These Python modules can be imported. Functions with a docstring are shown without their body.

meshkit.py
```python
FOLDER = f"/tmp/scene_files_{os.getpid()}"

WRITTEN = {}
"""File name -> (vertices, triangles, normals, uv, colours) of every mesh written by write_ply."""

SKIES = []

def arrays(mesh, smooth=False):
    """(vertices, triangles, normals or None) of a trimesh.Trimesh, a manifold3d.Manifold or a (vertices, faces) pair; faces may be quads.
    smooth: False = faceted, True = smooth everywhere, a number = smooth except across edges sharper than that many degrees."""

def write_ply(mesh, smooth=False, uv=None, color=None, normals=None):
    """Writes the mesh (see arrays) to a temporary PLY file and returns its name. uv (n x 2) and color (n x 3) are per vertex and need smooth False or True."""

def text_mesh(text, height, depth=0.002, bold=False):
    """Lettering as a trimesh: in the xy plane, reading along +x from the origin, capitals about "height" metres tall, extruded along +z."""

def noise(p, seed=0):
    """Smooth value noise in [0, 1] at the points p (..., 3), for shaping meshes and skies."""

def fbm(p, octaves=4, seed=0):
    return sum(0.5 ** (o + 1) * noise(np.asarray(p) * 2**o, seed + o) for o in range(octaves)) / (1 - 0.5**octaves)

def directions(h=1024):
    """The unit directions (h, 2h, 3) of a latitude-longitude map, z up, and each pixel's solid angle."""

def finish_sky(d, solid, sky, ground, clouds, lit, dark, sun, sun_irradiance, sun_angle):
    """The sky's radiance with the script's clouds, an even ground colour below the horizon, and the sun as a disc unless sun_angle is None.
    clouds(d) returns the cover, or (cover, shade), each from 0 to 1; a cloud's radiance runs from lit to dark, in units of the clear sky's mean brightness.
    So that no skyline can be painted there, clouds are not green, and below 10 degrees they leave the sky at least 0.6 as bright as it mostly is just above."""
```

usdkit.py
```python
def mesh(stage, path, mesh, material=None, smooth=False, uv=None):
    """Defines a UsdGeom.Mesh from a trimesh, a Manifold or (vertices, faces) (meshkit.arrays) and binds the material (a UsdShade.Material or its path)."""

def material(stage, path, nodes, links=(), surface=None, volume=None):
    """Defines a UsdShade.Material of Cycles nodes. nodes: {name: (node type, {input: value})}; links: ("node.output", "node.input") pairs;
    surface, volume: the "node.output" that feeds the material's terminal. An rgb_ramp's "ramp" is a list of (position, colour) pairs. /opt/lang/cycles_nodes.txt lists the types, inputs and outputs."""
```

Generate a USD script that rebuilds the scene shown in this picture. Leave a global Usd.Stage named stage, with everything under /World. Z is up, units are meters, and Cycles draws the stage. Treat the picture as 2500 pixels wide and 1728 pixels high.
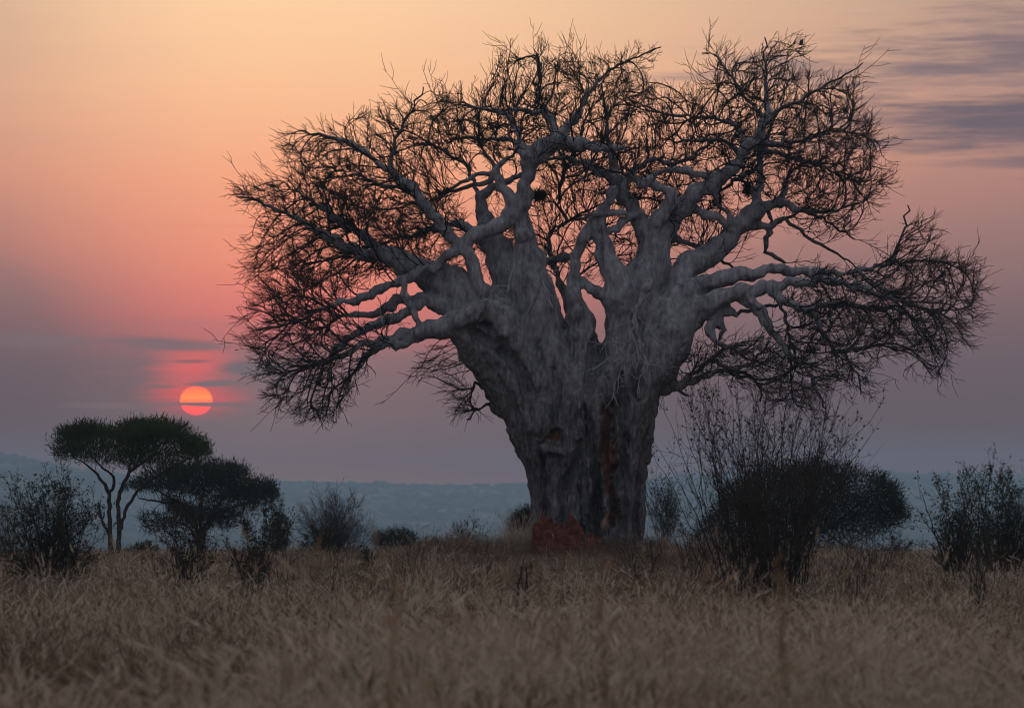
import math, random, numpy as np, trimesh, usdkit, meshkit
from pxr import Usd, UsdGeom, UsdLux, UsdShade, Gf, Sdf, Vt
from scipy.spatial import cKDTree

stage = Usd.Stage.CreateInMemory()
UsdGeom.Xform.Define(stage, '/World')
stage.SetDefaultPrim(stage.GetPrimAtPath('/World'))

# ------------------------------------------------------------------ camera
# the photograph is 2500 x 1728; an 18 degree lens on a 36 mm wide sensor, about 115 m from the big tree
PW, PH, HORIZON, EYE = 2500.0, 1728.0, 1245.0, 2.2
F = PW / 2 / math.tan(math.radians(9.0))            # focal length in photograph pixels
cam = UsdGeom.Camera.Define(stage, '/World/camera')
cam.CreateHorizontalApertureAttr(36.0)
cam.CreateVerticalApertureAttr(36.0 * 707 / 1024)
cam.CreateFocalLengthAttr(18.0 / math.tan(math.radians(9.0)))
cam.CreateVerticalApertureOffsetAttr(36.0 * (HORIZON - PH / 2) / PW)
cam.CreateFStopAttr(2.2)
cam.CreateFocusDistanceAttr(114.0)
cam.CreateClippingRangeAttr(Gf.Vec2f(0.1, 60000.0))
cam.CreateExposureAttr(0.0)
cam.AddTranslateOp().Set(Gf.Vec3d(0, 0, EYE))
cam.AddRotateXOp().Set(90.0)

def at(px, py, Y):
    """the point at depth Y that the photograph shows at pixel (px, py)"""
    return np.array([(px - PW / 2) / F * Y, Y, EYE + (HORIZON - py) / F * Y])

# ------------------------------------------------------------------ sky and sun
SUN_AZ, SUN_EL = math.radians(-5.58), math.radians(1.93)   # the sun stands left of the tree, two degrees up
SUN_DIR = np.array([math.sin(SUN_AZ) * math.cos(SUN_EL), math.cos(SUN_AZ) * math.cos(SUN_EL), math.sin(SUN_EL)])
SKY_STRENGTH = 0.1
HAZE_COLOR, HAZE_DENSITY = (.405, .570, .675), 2.0e-4

def lin(r, g, b):
    return tuple(((c / 255) / 12.92 if c < 10.3 else ((c / 255 + 0.055) / 1.055) ** 2.4) for c in (r, g, b))

def make_sky():
    n, L = {}, []
    def node(name, kind, **inp):
        n[name] = (kind, inp); return name
    def m(name, op, a, b=None, c=None, clamp=False):
        inp = {'math_type': op}
        if clamp: inp['use_clamp'] = True
        for k, v in (('value1', a), ('value2', b), ('value3', c)):
            if v is None: continue
            if isinstance(v, str): L.append((v, f'{name}.{k}'))
            else: inp[k] = float(v)
        n[name] = ('math', inp)
        return name + '.value'
    node('tc', 'texture_coordinate')
    node('sep', 'separate_xyz'); L.append(('tc.generated', 'sep.vector'))
    el = m('el', 'multiply', m('asin', 'arcsine', 'sep.z'), 180 / math.pi)
    az = m('az', 'multiply', m('atan', 'arctan2', 'sep.x', 'sep.y'), 180 / math.pi)
    # slow unevenness of the dust, in long flat drifts
    node('mp', 'mapping', mapping_type='point', scale=(9.0, 9.0, 75.0)); L.append(('tc.generated', 'mp.vector'))
    node('nz', 'noise_texture', scale=1.0, detail=5.0, roughness=0.55); L.append(('mp.vector', 'nz.vector'))
    drift = m('drift', 'subtract', 'nz.fac', 0.5)
    node('mp2', 'mapping', mapping_type='point', scale=(30.0, 30.0, 330.0)); L.append(('tc.generated', 'mp2.vector'))
    node('nz2', 'noise_texture', scale=1.0, detail=6.0, roughness=0.6); L.append(('mp2.vector', 'nz2.vector'))
    fine = m('fine', 'subtract', 'nz2.fac', 0.5)
    el2 = m('el2', 'multiply_add', drift, 0.5, el)
    t = m('t', 'sqrt', m('eln', 'divide', m('elp', 'maximum', el2, 0.0), 90.0))
    def ramp(name, fac, stops):
        node(name, 'rgb_ramp', ramp=behind(stops) if name in ('glow', 'side', 'back') else stops); L.append((fac, name + '.fac')); return name + '.color'
    def T(e): return math.sqrt(e / 90.0)
    glow = ramp('glow', t, GLOW_RAMP(T))
    side = ramp('side', t, SIDE_RAMP(T))
    back = ramp('back', t, BACK_RAMP(T))
    daz = m('daz', 'absolute', m('daz0', 'subtract', az, math.degrees(SUN_AZ) + 1.2))
    left = m('left', 'multiply', m('lt', 'less_than', 'daz0.value', 0.0), 0.8)          # lens vignette put into the sky colour left of the glow
    node('narrow', 'map_range', range_type='smoothstep', from_min=2.3, from_max=6.5, to_min=2.0, to_max=1.0, clamp=True); L.append((el, 'narrow.value'))
    daz = m('daz1', 'multiply', daz, m('wide', 'multiply', 'narrow.result', m('left1', 'add', left, 1.0)))
    daz = m('daz2', 'multiply_add', drift, 3.0, daz)
    f1 = ramp('f1', m('dn1', 'divide', daz, 45.0), [(0, (1, 1, 1)), (2 / 45, (.97,) * 3), (5 / 45, (.8,) * 3), (9 / 45, (.46,) * 3), (13 / 45, (.1,) * 3), (17 / 45, (0, 0, 0)), (1, (0, 0, 0))])
    f2 = ramp('f2', m('dn2', 'divide', daz, 180.0), [(0, (0, 0, 0)), (14 / 180, (0, 0, 0)), (70 / 180, (.7,) * 3), (110 / 180, (1, 1, 1)), (1, (1, 1, 1))])
    def mix(name, fac, a, b, kind='mix', clamp=False):
        inp = {'blend_type': kind, 'use_clamp': clamp}
        n[name] = ('mix', {'mix_type': kind, 'use_clamp': clamp})
        for k, v in (('fac', fac), ('color1', a), ('color2', b)):
            if isinstance(v, str): L.append((v, f'{name}.{k}'))
            else: n[name][1][k] = v
        return name + '.color'
    def r(x):  # a ramp colour as a factor
        nm = x.split('.')[0] + '_bw'; node(nm, 'rgb_to_bw'); L.append((x, nm + '.color')); return nm + '.val'
    dust = mix('dust', r(f1), side, glow)
    dust = mix('dust2', r(f2), dust, back)
    def blob(name, a0, e0, wa, we, rough, edge=0.55, tilt=0.0, amp=3.0):
        """a soft flat cloud: 0..1 round (azimuth a0, elevation e0)"""
        x = m(name + 'x', 'divide', m(name + 'x0', 'subtract', az, a0), wa)
        y = m(name + 'y', 'divide', m(name + 'y0', 'subtract', m(name + 'yt', 'multiply_add', az, -tilt, el), e0 - tilt * a0), we)
        d = m(name + 'd', 'sqrt', m(name + 's', 'add', m(name + 'xx', 'multiply', x, x), m(name + 'yy', 'multiply', y, y)))
        d = m(name + 'n', 'multiply_add', fine, amp * rough, d)
        d = m(name + 'm', 'multiply_add', drift, amp * 0.5 * rough, d)
        node(name + 'r', 'map_range', range_type='smoothstep', from_min=1.0, from_max=1.0 - edge, to_min=0.0, to_max=1.0, clamp=True)
        L.append((d, name + 'r.value')); return name + 'r.result'
    # red glow round the sun, cut by flat dust clouds
    sa, se = math.degrees(SUN_AZ), math.degrees(SUN_EL)
    for i, (da, e0, wa, we, rough, edge, k, col, *tilt) in enumerate(GLOWS):
        g = m(f'gk{i}', 'multiply', blob(f'g{i}', sa + da, e0, wa, we, rough, edge, *tilt), k)
        dust = mix(f'gm{i}', g, dust, behind([(math.sqrt(e0 / 90), col)])[0][1])
    for i, (a0, e0, wa, we, rough, edge, k, col, *tilt) in enumerate(CLOUDS):
        c = m(f'ck{i}', 'multiply', blob(f'c{i}', a0, e0, wa, we, rough, edge, *tilt), k)
        dust = mix(f'cm{i}', c, dust, behind([(math.sqrt(e0 / 90), col)])[0][1])
    # the sun's disc, dimmed by the dust: orange above, red below
    x = m('sx', 'subtract', az, sa); y = m('sy', 'multiply', m('sy0', 'subtract', el, se), 1.12)
    d = m('sd', 'sqrt', m('ss', 'add', m('sxx', 'multiply', x, x), m('syy', 'multiply', y, y)))
    node('disc', 'map_range', range_type='smoothstep', from_min=0.298, from_max=0.264, to_min=0.0, to_max=1.0, clamp=True); L.append((d, 'disc.value'))
    sc = ramp('sunc', m('sun_t', 'multiply_add', m('sun_t0', 'subtract', el, se), 1.85, 0.5), [(0, SUNC[0]), (.35, SUNC[1]), (.6, SUNC[2]), (1, SUNC[3])])
    sv = mix('sunmix', 'disc.result', dust, sc)
    for i, (a0, e0, wa, we, rough, edge, k, col, *tilt) in enumerate(BARS):   # thin bars of cloud in front of the disc
        c = m(f'bk{i}', 'multiply', blob(f'b{i}', a0, e0, wa, we, rough, edge, *tilt), k)
        sv = mix(f'bm{i}', c, sv, behind([(math.sqrt(e0 / 90), col)])[0][1])
    node('toS', 'mix', mix_type='multiply', fac=1.0, color2=(1 / SKY_STRENGTH,) * 3); L.append((sv, 'toS.color1'))
    # clean sky above the dust
    node('sky', 'sky_texture', sky_type='single_scattering', sun_disc=False, sun_elevation=SUN_EL, sun_rotation=SUN_AZ, altitude=900.0, air_density=1.2, aerosol_density=3.0, ozone_density=1.0)
    veil = ramp('veil', t, [(0, (1, 1, 1)), (T(11), (1, 1, 1)), (T(30), (.8,) * 3), (T(60), (.6,) * 3), (1, (.55,) * 3)])
    full = mix('full', r(veil), 'sky.color', 'toS.color')
    node('bg', 'background_shader', strength=SKY_STRENGTH); L.append((full, 'bg.color'))
    return usdkit.material(stage, '/World/Looks/sky_dusk', n, L, surface='bg.background')

HAZE_LIGHT = np.array([.102, .141, .180])     # what the air itself sends back, so that the sky behind it can be judged
def through(e):
    return math.exp(-HAZE_DENSITY * min(123.0 / math.sin(math.radians(max(e, .05))), 7300.0))
def behind(stops):
    out = []
    for t_, c in stops:
        T_ = through(90 * t_ * t_)
        out.append((t_, tuple(np.maximum((np.array(c) - (1 - T_) * HAZE_LIGHT) / T_, .004))))
    return out
GLOW_RAMP = lambda T: [(0, lin(110, 98, 100)), (T(.4), lin(110, 99, 101)), (T(.9), lin(104, 96, 101)), (T(1.6), lin(116, 101, 105)), (T(2.3), lin(128, 104, 107)), (T(2.7), lin(142, 108, 110)), (T(3.05), lin(184, 112, 110)), (T(3.5), lin(214, 120, 112)), (T(4.3), lin(232, 140, 117)),
    (T(5.9), lin(243, 167, 131)), (T(7.5), lin(250, 193, 150)), (T(9), lin(254, 208, 164)), (T(12), lin(252, 212, 172)), (T(20), lin(226, 200, 176)), (T(35), lin(206, 202, 202)), (1, lin(196, 199, 208))]
SIDE_RAMP = lambda T: [(0, lin(96, 90, 96)), (T(.4), lin(96, 90, 96)), (T(.9), lin(92, 86, 93)), (T(1.6), lin(97, 88, 95)), (T(2.6), lin(108, 93, 99)), (T(3.4), lin(124, 101, 104)), (T(4.5), lin(150, 116, 113)), (T(5.9), lin(170, 128, 120)), (T(7.5), lin(178, 140, 130)),
    (T(9), lin(172, 142, 132)), (T(12), lin(176, 150, 140)), (T(20), lin(170, 156, 150)), (T(35), lin(186, 187, 194)), (1, lin(196, 199, 208))]
BACK_RAMP = lambda T: [(0, lin(80, 82, 94)), (T(3), lin(84, 86, 98)), (T(8), lin(96, 97, 109)), (T(16), lin(122, 124, 135)), (T(30), lin(160, 164, 177)), (1, lin(196, 199, 208))]
# (azimuth, elevation, half width, half height in degrees, raggedness, softness, cover, colour, tilt)
GLOWS = [(-.05, 2.50, 1.05, .78, .3, 1.0, .7, lin(232, 98, 96)), (0.05, 2.02, 1.2, .34, .25, 1.0, .65, lin(226, 88, 90)), (0, 1.76, 1.1, .24, .1, 1.0, .35, lin(190, 92, 96))]
CLOUDS = [(9.4, 7.92, 6.0, .95, .7, 1.0, .95, lin(126, 111, 116), .05), (8.4, 7.45, 3.2, .16, .7, .9, .6, lin(166, 132, 126), .03), (9.8, 6.72, 6.0, .80, .5, .9, 1.0, lin(112, 100, 108), -.02), (10.8, 6.08, 5.0, .17, .3, .7, .8, lin(122, 104, 112), .012), (11, 5.8, 3.6, .06, .35, .9, .5, lin(132, 108, 112), .01),
          (4.6, 7.62, 3.4, .16, .5, .9, .45, lin(160, 130, 128), 0), (9.5, 8.62, 3.6, .14, .5, .9, .4, lin(140, 120, 122), .03), (11, 9.05, 3.6, .16, .5, .9, .6, lin(118, 104, 110), .0), (-5.5, 5.0, 3.0, .06, .4, .95, .25, lin(224, 134, 118), .0), (-1.5, 6.6, 4.0, .07, .4, .95, .2, lin(236, 172, 142), .0),
          (-6.1, 2.93, 1.35, .18, .45, .7, .95, lin(124, 104, 108), -.02), (-8.4, 2.95, 1.8, .22, .4, .9, .7, lin(120, 105, 109), 0), (-4.5, 2.50, .95, .19, .4, .6, 1.0, lin(114, 101, 106), .02), (-4.0, 2.28, .9, .2, .2, .7, .9, lin(122, 104, 110), 0), (-5.3, 2.24, .7, .06, .2, .8, .9, lin(122, 102, 106), .05), (-6.2, 2.18, .42, .045, .2, .8, .8, lin(124, 102, 106), .0),
          (-5.7, 2.62, .55, .05, .4, .8, .85, lin(122, 98, 102), .01), (-4.4, 2.78, .9, .06, .5, .9, .6, lin(140, 106, 110), .01), (-6.9, 2.42, 1.0, .07, .5, .9, .55, lin(126, 100, 104), .0), (-5.0, 3.28, 1.6, .07, .6, .95, .4, lin(170, 114, 112), -.01), (-7.0, 1.84, 1.4, .09, .15, .9, .7, lin(118, 102, 106), .0)]
BARS = [(-5.2, 1.862, 1.3, .048, .16, .5, 1.0, lin(124, 102, 107), -.012), (-5.2, 2.235, .6, .075, .1, .5, 1.0, lin(122, 103, 108), .05)]
SUNC = [(2.8, .06, .05), (2.8, .12, .03), (3.0, .44, .0), (2.8, .17, .02)]

dome = UsdLux.DomeLight.Define(stage, '/World/sky')
dome.CreateIntensityAttr(1.0)
UsdShade.MaterialBindingAPI.Apply(dome.GetPrim()).Bind(make_sky())
dome.GetPrim().SetCustomDataByKey('kind', 'structure')

sun = UsdLux.DistantLight.Define(stage, '/World/sun')
sun.CreateNormalizeAttr(True)
sun.CreateIntensityAttr(0.05)
sun.CreateAngleAttr(0.53)
sun.CreateColorAttr(Gf.Vec3f(1.0, 0.42, 0.22))
q = Gf.Rotation(Gf.Vec3d(0, 0, -1), Gf.Vec3d(*(-SUN_DIR)))
sun.AddOrientOp().Set(Gf.Quatf(q.GetQuat()))

GRASS_COLS = [(.10, .064, .044), (.25, .178, .124), (.44, .336, .240), (.66, .55, .42)]

# ------------------------------------------------------------------ helpers
def mat(name, nodes, links, surface='p.BSDF', volume=None):
    return usdkit.material(stage, '/World/Looks/' + name, nodes, links, surface=surface, volume=volume)

used_names = {}
def numbered(name, parent='/World'):
    k = (parent, name); i = used_names.get(k, 0); used_names[k] = i + 1
    return name if i == 0 else f'{name}_{i:03d}'

def setd(prim, **kw):
    for k, v in kw.items():
        if v: prim.SetCustomDataByKey(k, v)
    return prim

def thing(name, label, category, loc=(0, 0, 0), rz=0.0, group=None, scale=None):
    x = UsdGeom.Xform.Define(stage, '/World/' + numbered(name))
    x.AddTranslateOp().Set(Gf.Vec3d(*map(float, loc)))
    if rz: x.AddRotateZOp().Set(float(rz))
    if scale is not None: x.AddScaleOp().Set(Gf.Vec3f(*((scale,) * 3 if np.isscalar(scale) else scale)))
    return setd(x.GetPrim(), label=label, category=category, group=group)

def part(parent, name, v, f, material, smooth=False, label=None, kind=None, normals=None):
    pp = str(parent.GetPath())
    me = usdkit.mesh(stage, pp + '/' + numbered(name, pp), (np.asarray(v, float), np.asarray(f, int)), material, smooth=smooth)
    if normals is not None:
        me.CreateNormalsAttr(Vt.Vec3fArray.FromNumpy(np.asarray(normals, np.float32))); me.SetNormalsInterpolation('vertex')
    return setd(me.GetPrim(), label=label, kind=kind)

def top(name, v, f, material, label=None, category=None, kind=None, smooth=False, group=None):
    me = usdkit.mesh(stage, '/World/' + numbered(name), (np.asarray(v, float), np.asarray(f, int)), material, smooth=smooth)
    return setd(me.GetPrim(), label=label, category=category, kind=kind, group=group)

# ------------------------------------------------------------------ ground, plain, hills
def smooth01(a, b, x):
    t = np.clip((np.asarray(x, float) - a) / (b - a), 0, 1); return t * t * (3 - 2 * t)

def ground_z(x, y):
    """height of the savanna: nearly flat, rising gently to the tree, then falling to the plain"""
    x, y = np.asarray(x, float), np.asarray(y, float)
    z = 0.02 * smooth01(20, 118, y)
    z = z + 0.95 * np.exp(-(((x - 2.4) / 8.0) ** 2 + ((y - 116) / 7.0) ** 2))
    z = z + 0.10 * (meshkit.fbm(np.stack([x / 9, y / 9, 0 * x], -1), 3, 5) - .5) * smooth01(600, 150, y)
    z = z - 0.9 * smooth01(135, 220, y) - 5 * smooth01(200, 600, y) - 32 * smooth01(500, 2600, y)
    return z

def sheet(xs_of, ys, zf):
    rows = [np.stack([xs_of(y), np.full(len(xs_of(y)), y)], -1) for y in ys]
    n = len(rows[0]); P = np.concatenate(rows)
    v = np.column_stack([P, zf(P[:, 0], P[:, 1])])
    i = (np.arange(len(ys) - 1)[:, None] * n + np.arange(n - 1)).ravel()
    f = np.concatenate([np.stack([i, i + 1, i + n + 1], -1), np.stack([i, i + n + 1, i + n], -1)])
    return v, f

M_ground = mat('dry_soil', {'tc': ('geometry', {}), 'n1': ('noise_texture', {'scale': .35, 'detail': 6}), 'n2': ('noise_texture', {'scale': 9.0, 'detail': 5}),
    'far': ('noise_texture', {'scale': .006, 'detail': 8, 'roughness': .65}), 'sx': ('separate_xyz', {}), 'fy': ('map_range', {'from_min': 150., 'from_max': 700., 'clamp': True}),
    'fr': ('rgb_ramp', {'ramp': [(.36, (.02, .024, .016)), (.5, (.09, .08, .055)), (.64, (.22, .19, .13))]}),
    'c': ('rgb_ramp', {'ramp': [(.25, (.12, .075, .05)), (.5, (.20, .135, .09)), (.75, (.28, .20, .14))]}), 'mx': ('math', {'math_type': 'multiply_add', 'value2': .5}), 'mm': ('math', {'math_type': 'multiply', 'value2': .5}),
    'cf': ('mix', {'mix_type': 'mix'}), 'b': ('bump', {'strength': .6, 'distance': .05}), 'p': ('principled_bsdf', {'roughness': .95, 'specular_ior_level': .1})},
    [('tc.position', 'n1.vector'), ('tc.position', 'n2.vector'), ('tc.position', 'far.vector'), ('tc.position', 'sx.vector'), ('sx.y', 'fy.value'), ('n2.fac', 'mm.value1'), ('n1.fac', 'mx.value1'), ('mm.value', 'mx.value3'), ('mx.value', 'c.fac'),
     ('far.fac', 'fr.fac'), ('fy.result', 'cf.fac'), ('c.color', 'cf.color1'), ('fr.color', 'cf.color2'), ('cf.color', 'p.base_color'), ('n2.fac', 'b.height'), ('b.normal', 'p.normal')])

ys = np.unique(np.concatenate([np.linspace(-60, 8, 14), np.linspace(8, 60, 60), np.linspace(60, 200, 110), np.geomspace(200, 7200, 90)]))
u = np.linspace(-1, 1, 121)
v, f = sheet(lambda y: u * (45 + .62 * max(y, 0)), ys, ground_z)
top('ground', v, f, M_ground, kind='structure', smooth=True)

# the far ridge: its skyline as the photograph shows it, read at 8 km (6 km for the hill at the left)
SKY_X = np.array([-900, -300, 0, 65, 160, 270, 450, 650, 760, 975, 1140, 1300, 1580, 1690, 1900, 2165, 2500, 2900, 3500.])
SKY_Y = np.array([1160, 1128, 1121, 1131, 1152, 1168, 1178, 1183, 1184, 1191, 1193, 1189, 1176, 1169, 1166, 1164, 1169, 1175, 1188.])
def ridge_z(x, y):
    px = x / y * F + PW / 2
    left = smooth01(420, 120, px)
    D = 6400 - 900 * left
    peak = EYE + (HORIZON + 3 - np.interp(px, SKY_X, SKY_Y)) / F * D
    rise = smooth01(0, 1, (y - (D - 2600)) / 2600) * (1 - .5 * smooth01(0, 2500, y - D))
    q = np.stack([x / 700, y / 700, 0 * x], -1)
    return -41.0 + (peak + 41) * np.clip(rise ** (1.1) + (meshkit.fbm(q, 5, 3) - .5) * .34 * rise * (1 - rise) * 3, 0, None) + (5 * (meshkit.fbm(q * 5, 4, 8) - .5) + 9 * (meshkit.fbm(q * 14, 3, 9) - .5)) * rise
M_hill = mat('woodland_far', {'tc': ('geometry', {}), 'n1': ('noise_texture', {'scale': .011, 'detail': 8, 'roughness': .7}), 'c': ('rgb_ramp', {'ramp': [(.38, (.008, .011, .008)), (.52, (.05, .05, .035)), (.64, (.17, .15, .11))]}),
    'p': ('principled_bsdf', {'roughness': 1.0, 'specular_ior_level': 0.0})}, [('tc.position', 'n1.vector'), ('n1.fac', 'c.fac'), ('c.color', 'p.base_color')])
v, f = sheet(lambda y: np.linspace(-.24, .24, 481) * y, np.linspace(3300, 7200, 80), ridge_z)
top('hills', v, f, M_hill, kind='structure', smooth=True)

# woodland on the plain and the ridge: thousands of far crowns that read as one mass
def blob_crown(seed, nlat=5, nlon=8):
    rg = np.random.default_rng(seed)
    m = trimesh.creation.icosphere(2, 1.0); p = np.array(m.vertices)
    r = .72 + .56 * meshkit.fbm(p * 1.7 + seed * 7.3, 3, seed)
    p = p * r[:, None] * [1, 1, .62]; p[:, 2] = np.where(p[:, 2] < -.25, -.25 + (p[:, 2] + .25) * .3, p[:, 2]) + .55
    return p, np.array(m.faces)
M_farleaf = mat('far_leaves', {'oi': ('object_info', {}), 'c': ('rgb_ramp', {'ramp': [(0, (.012, .018, .011)), (.6, (.028, .033, .02)), (1, (.055, .05, .032))]}), 'p': ('principled_bsdf', {'roughness': 1.0, 'specular_ior_level': 0.0})},
    [('oi.random', 'c.fac'), ('c.color', 'p.base_color')])
def instancer(name, protos, P, rz, S, idx, label=None, kind='stuff', category=None, tilt=None, parent='/World'):
    pi = UsdGeom.PointInstancer.Define(stage, f'{parent}/{name}')
    rel = pi.CreatePrototypesRel()
    for k, (v, f, mt) in enumerate(protos):
        pth = f'{parent}/{name}/shape_{k:02d}'
        usdkit.mesh(stage, pth, (v, f), mt, smooth=False); rel.AddTarget(pth)
    pi.CreatePositionsAttr(Vt.Vec3fArray.FromNumpy(np.asarray(P, np.float32)))
    S = np.asarray(S, np.float32); S = np.repeat(S[:, None], 3, 1) if S.ndim == 1 else S
    pi.CreateScalesAttr(Vt.Vec3fArray.FromNumpy(S))
    pi.CreateProtoIndicesAttr(Vt.IntArray.FromNumpy(np.asarray(idx, np.int32)))
    a = np.radians(np.asarray(rz)) / 2
    qz = np.zeros((len(a), 4)); qz[:, 2] = np.sin(a); qz[:, 3] = np.cos(a)       # x y z w
    if tilt is not None:                                                   # lean by tilt about a random axis before turning
        h, ph = tilt[:, 0] / 2, tilt[:, 1]
        qt = np.stack([np.sin(h) * np.cos(ph), np.sin(h) * np.sin(ph), 0 * h, np.cos(h)], -1)
        x1, y1, z1, w1 = qt.T; x2, y2, z2, w2 = qz.T
        qz = np.stack([w1 * x2 + x1 * w2 + y1 * z2 - z1 * y2, w1 * y2 - x1 * z2 + y1 * w2 + z1 * x2, w1 * z2 + x1 * y2 - y1 * x2 + z1 * w2, w1 * w2 - x1 * x2 - y1 * y2 - z1 * z2], -1)
    pi.CreateOrientationsAttr([Gf.Quath(float(w), float(x), float(y), float(z)) for x, y, z, w in qz])
    return setd(pi.GetPrim(), label=label, kind=kind, category=category)

rg = np.random.default_rng(11)
n = 9000
yy = 1800 * (6700 / 1800) ** (rg.random(n) ** .62)
xx = (rg.random(n) * 2 - 1) * .21 * yy
keep = meshkit.fbm(np.stack([xx / 200, yy / 420, 0 * xx], -1), 3, 21) + .25 * rg.random(n) - .10 * (yy < 2500) > np.where(yy < 3300, .5, .40)
xx, yy = xx[keep], yy[keep]
zz = np.where(yy > 3300, np.maximum(ridge_z(xx, np.maximum(yy, 3300.0)), ground_z(xx, yy)), ground_z(xx, yy))
sc = rg.uniform(2.0, 5.5, len(xx)) * np.where(yy > 4800, 1.45, 1.0)
instancer('far_woodland', [(*blob_crown(s), M_farleaf) for s in range(5)], np.column_stack([xx, yy, zz - .3]), rg.random(len(xx)) * 360, sc, rg.integers(0, 5, len(xx)),
          'hazy blue grey woodland on the far plain and ridge', category='woodland')

# the dusty evening air
def haze_box(lo, hi):
    b = trimesh.creation.box(bounds=[lo, hi]); return np.array(b.vertices), np.array(b.faces)
M_haze = usdkit.material(stage, '/World/Looks/evening_haze', {'v': ('principled_volume', {'color': HAZE_COLOR, 'density': HAZE_DENSITY, 'anisotropy': 0.0})}, [], volume='v.volume')
v, f = haze_box((-9000, -400, -60), (9000, 7300, 125))
top('haze', v, f, M_haze, kind='stuff')

# ------------------------------------------------------------------ branching helpers
def tubes(chains, want_r=False):
    """chains: list of (points n x 3, radii n); returns one mesh of tapered tubes (3 to 7 sides by thickness)"""
    V, Fc, RR, base = [], [], [], 0
    groups = {}
    for P, R in chains:
        k = 7 if R.max() > .13 else 5 if R.max() > .05 else 4 if R.max() > .024 else 3
        groups.setdefault(k, []).append((P, R))
    for k, g in groups.items():
        P = np.concatenate([c[0] for c in g]); R = np.concatenate([c[1] for c in g])
        ln = np.array([len(c[0]) for c in g]); st = np.cumsum(ln) - ln
        idx = np.arange(len(P)); cid = np.repeat(np.arange(len(g)), ln)
        nx = np.minimum(idx + 1, (st + ln - 1)[cid]); pv = np.maximum(idx - 1, st[cid])
        T = P[nx] - P[pv]; T /= np.maximum(np.linalg.norm(T, axis=1, keepdims=True), 1e-9)
        D0 = P[(st + ln - 1)] - P[st]; D0 /= np.maximum(np.linalg.norm(D0, axis=1, keepdims=True), 1e-9)
        ref = np.where((np.abs(D0[:, 2]) < .7)[:, None], [0, 0, 1.0], [0.2, 1.0, 0])[cid]
        A = np.cross(T, ref); A /= np.maximum(np.linalg.norm(A, axis=1, keepdims=True), 1e-9); B = np.cross(T, A)
        th = np.arange(k) / k * 2 * np.pi
        ring = P[:, None] + R[:, None, None] * (np.cos(th)[None, :, None] * A[:, None] + np.sin(th)[None, :, None] * B[:, None])
        V.append(ring.reshape(-1, 3)); RR.append(np.repeat(R, k))
        i = idx[nx > idx]; j = np.arange(k); j2 = (j + 1) % k
        a = (i[:, None] * k + j).ravel(); b = (i[:, None] * k + j2).ravel()
        c = a + k; d = b + k
        Fc.append(np.concatenate([np.stack([a, b, d], -1), np.stack([a, d, c], -1)]) + base)
        base += len(P) * k
    return (np.concatenate(V), np.concatenate(Fc), np.concatenate(RR)) if want_r else (np.concatenate(V), np.concatenate(Fc))

def spline(P, step):
    """a smooth curve through the rows of P (any width), resampled about every step"""
    P = np.asarray(P, float)
    Q = np.vstack([2 * P[0] - P[1], P, 2 * P[-1] - P[-2]])
    out = []
    for i in range(1, len(Q) - 2):
        n = max(1, int(np.ceil(np.linalg.norm(Q[i + 1, :3] - Q[i, :3]) / step)))
        t = (np.arange(n) / n)[:, None]
        a, b, c, d = Q[i - 1], Q[i], Q[i + 1], Q[i + 2]
        out.append(.5 * (2 * b + (c - a) * t + (2 * a - 5 * b + 4 * c - d) * t ** 2 + (3 * b - a - 3 * c + d) * t ** 3))
    out.append(P[-1:])
    return np.concatenate(out)

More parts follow.
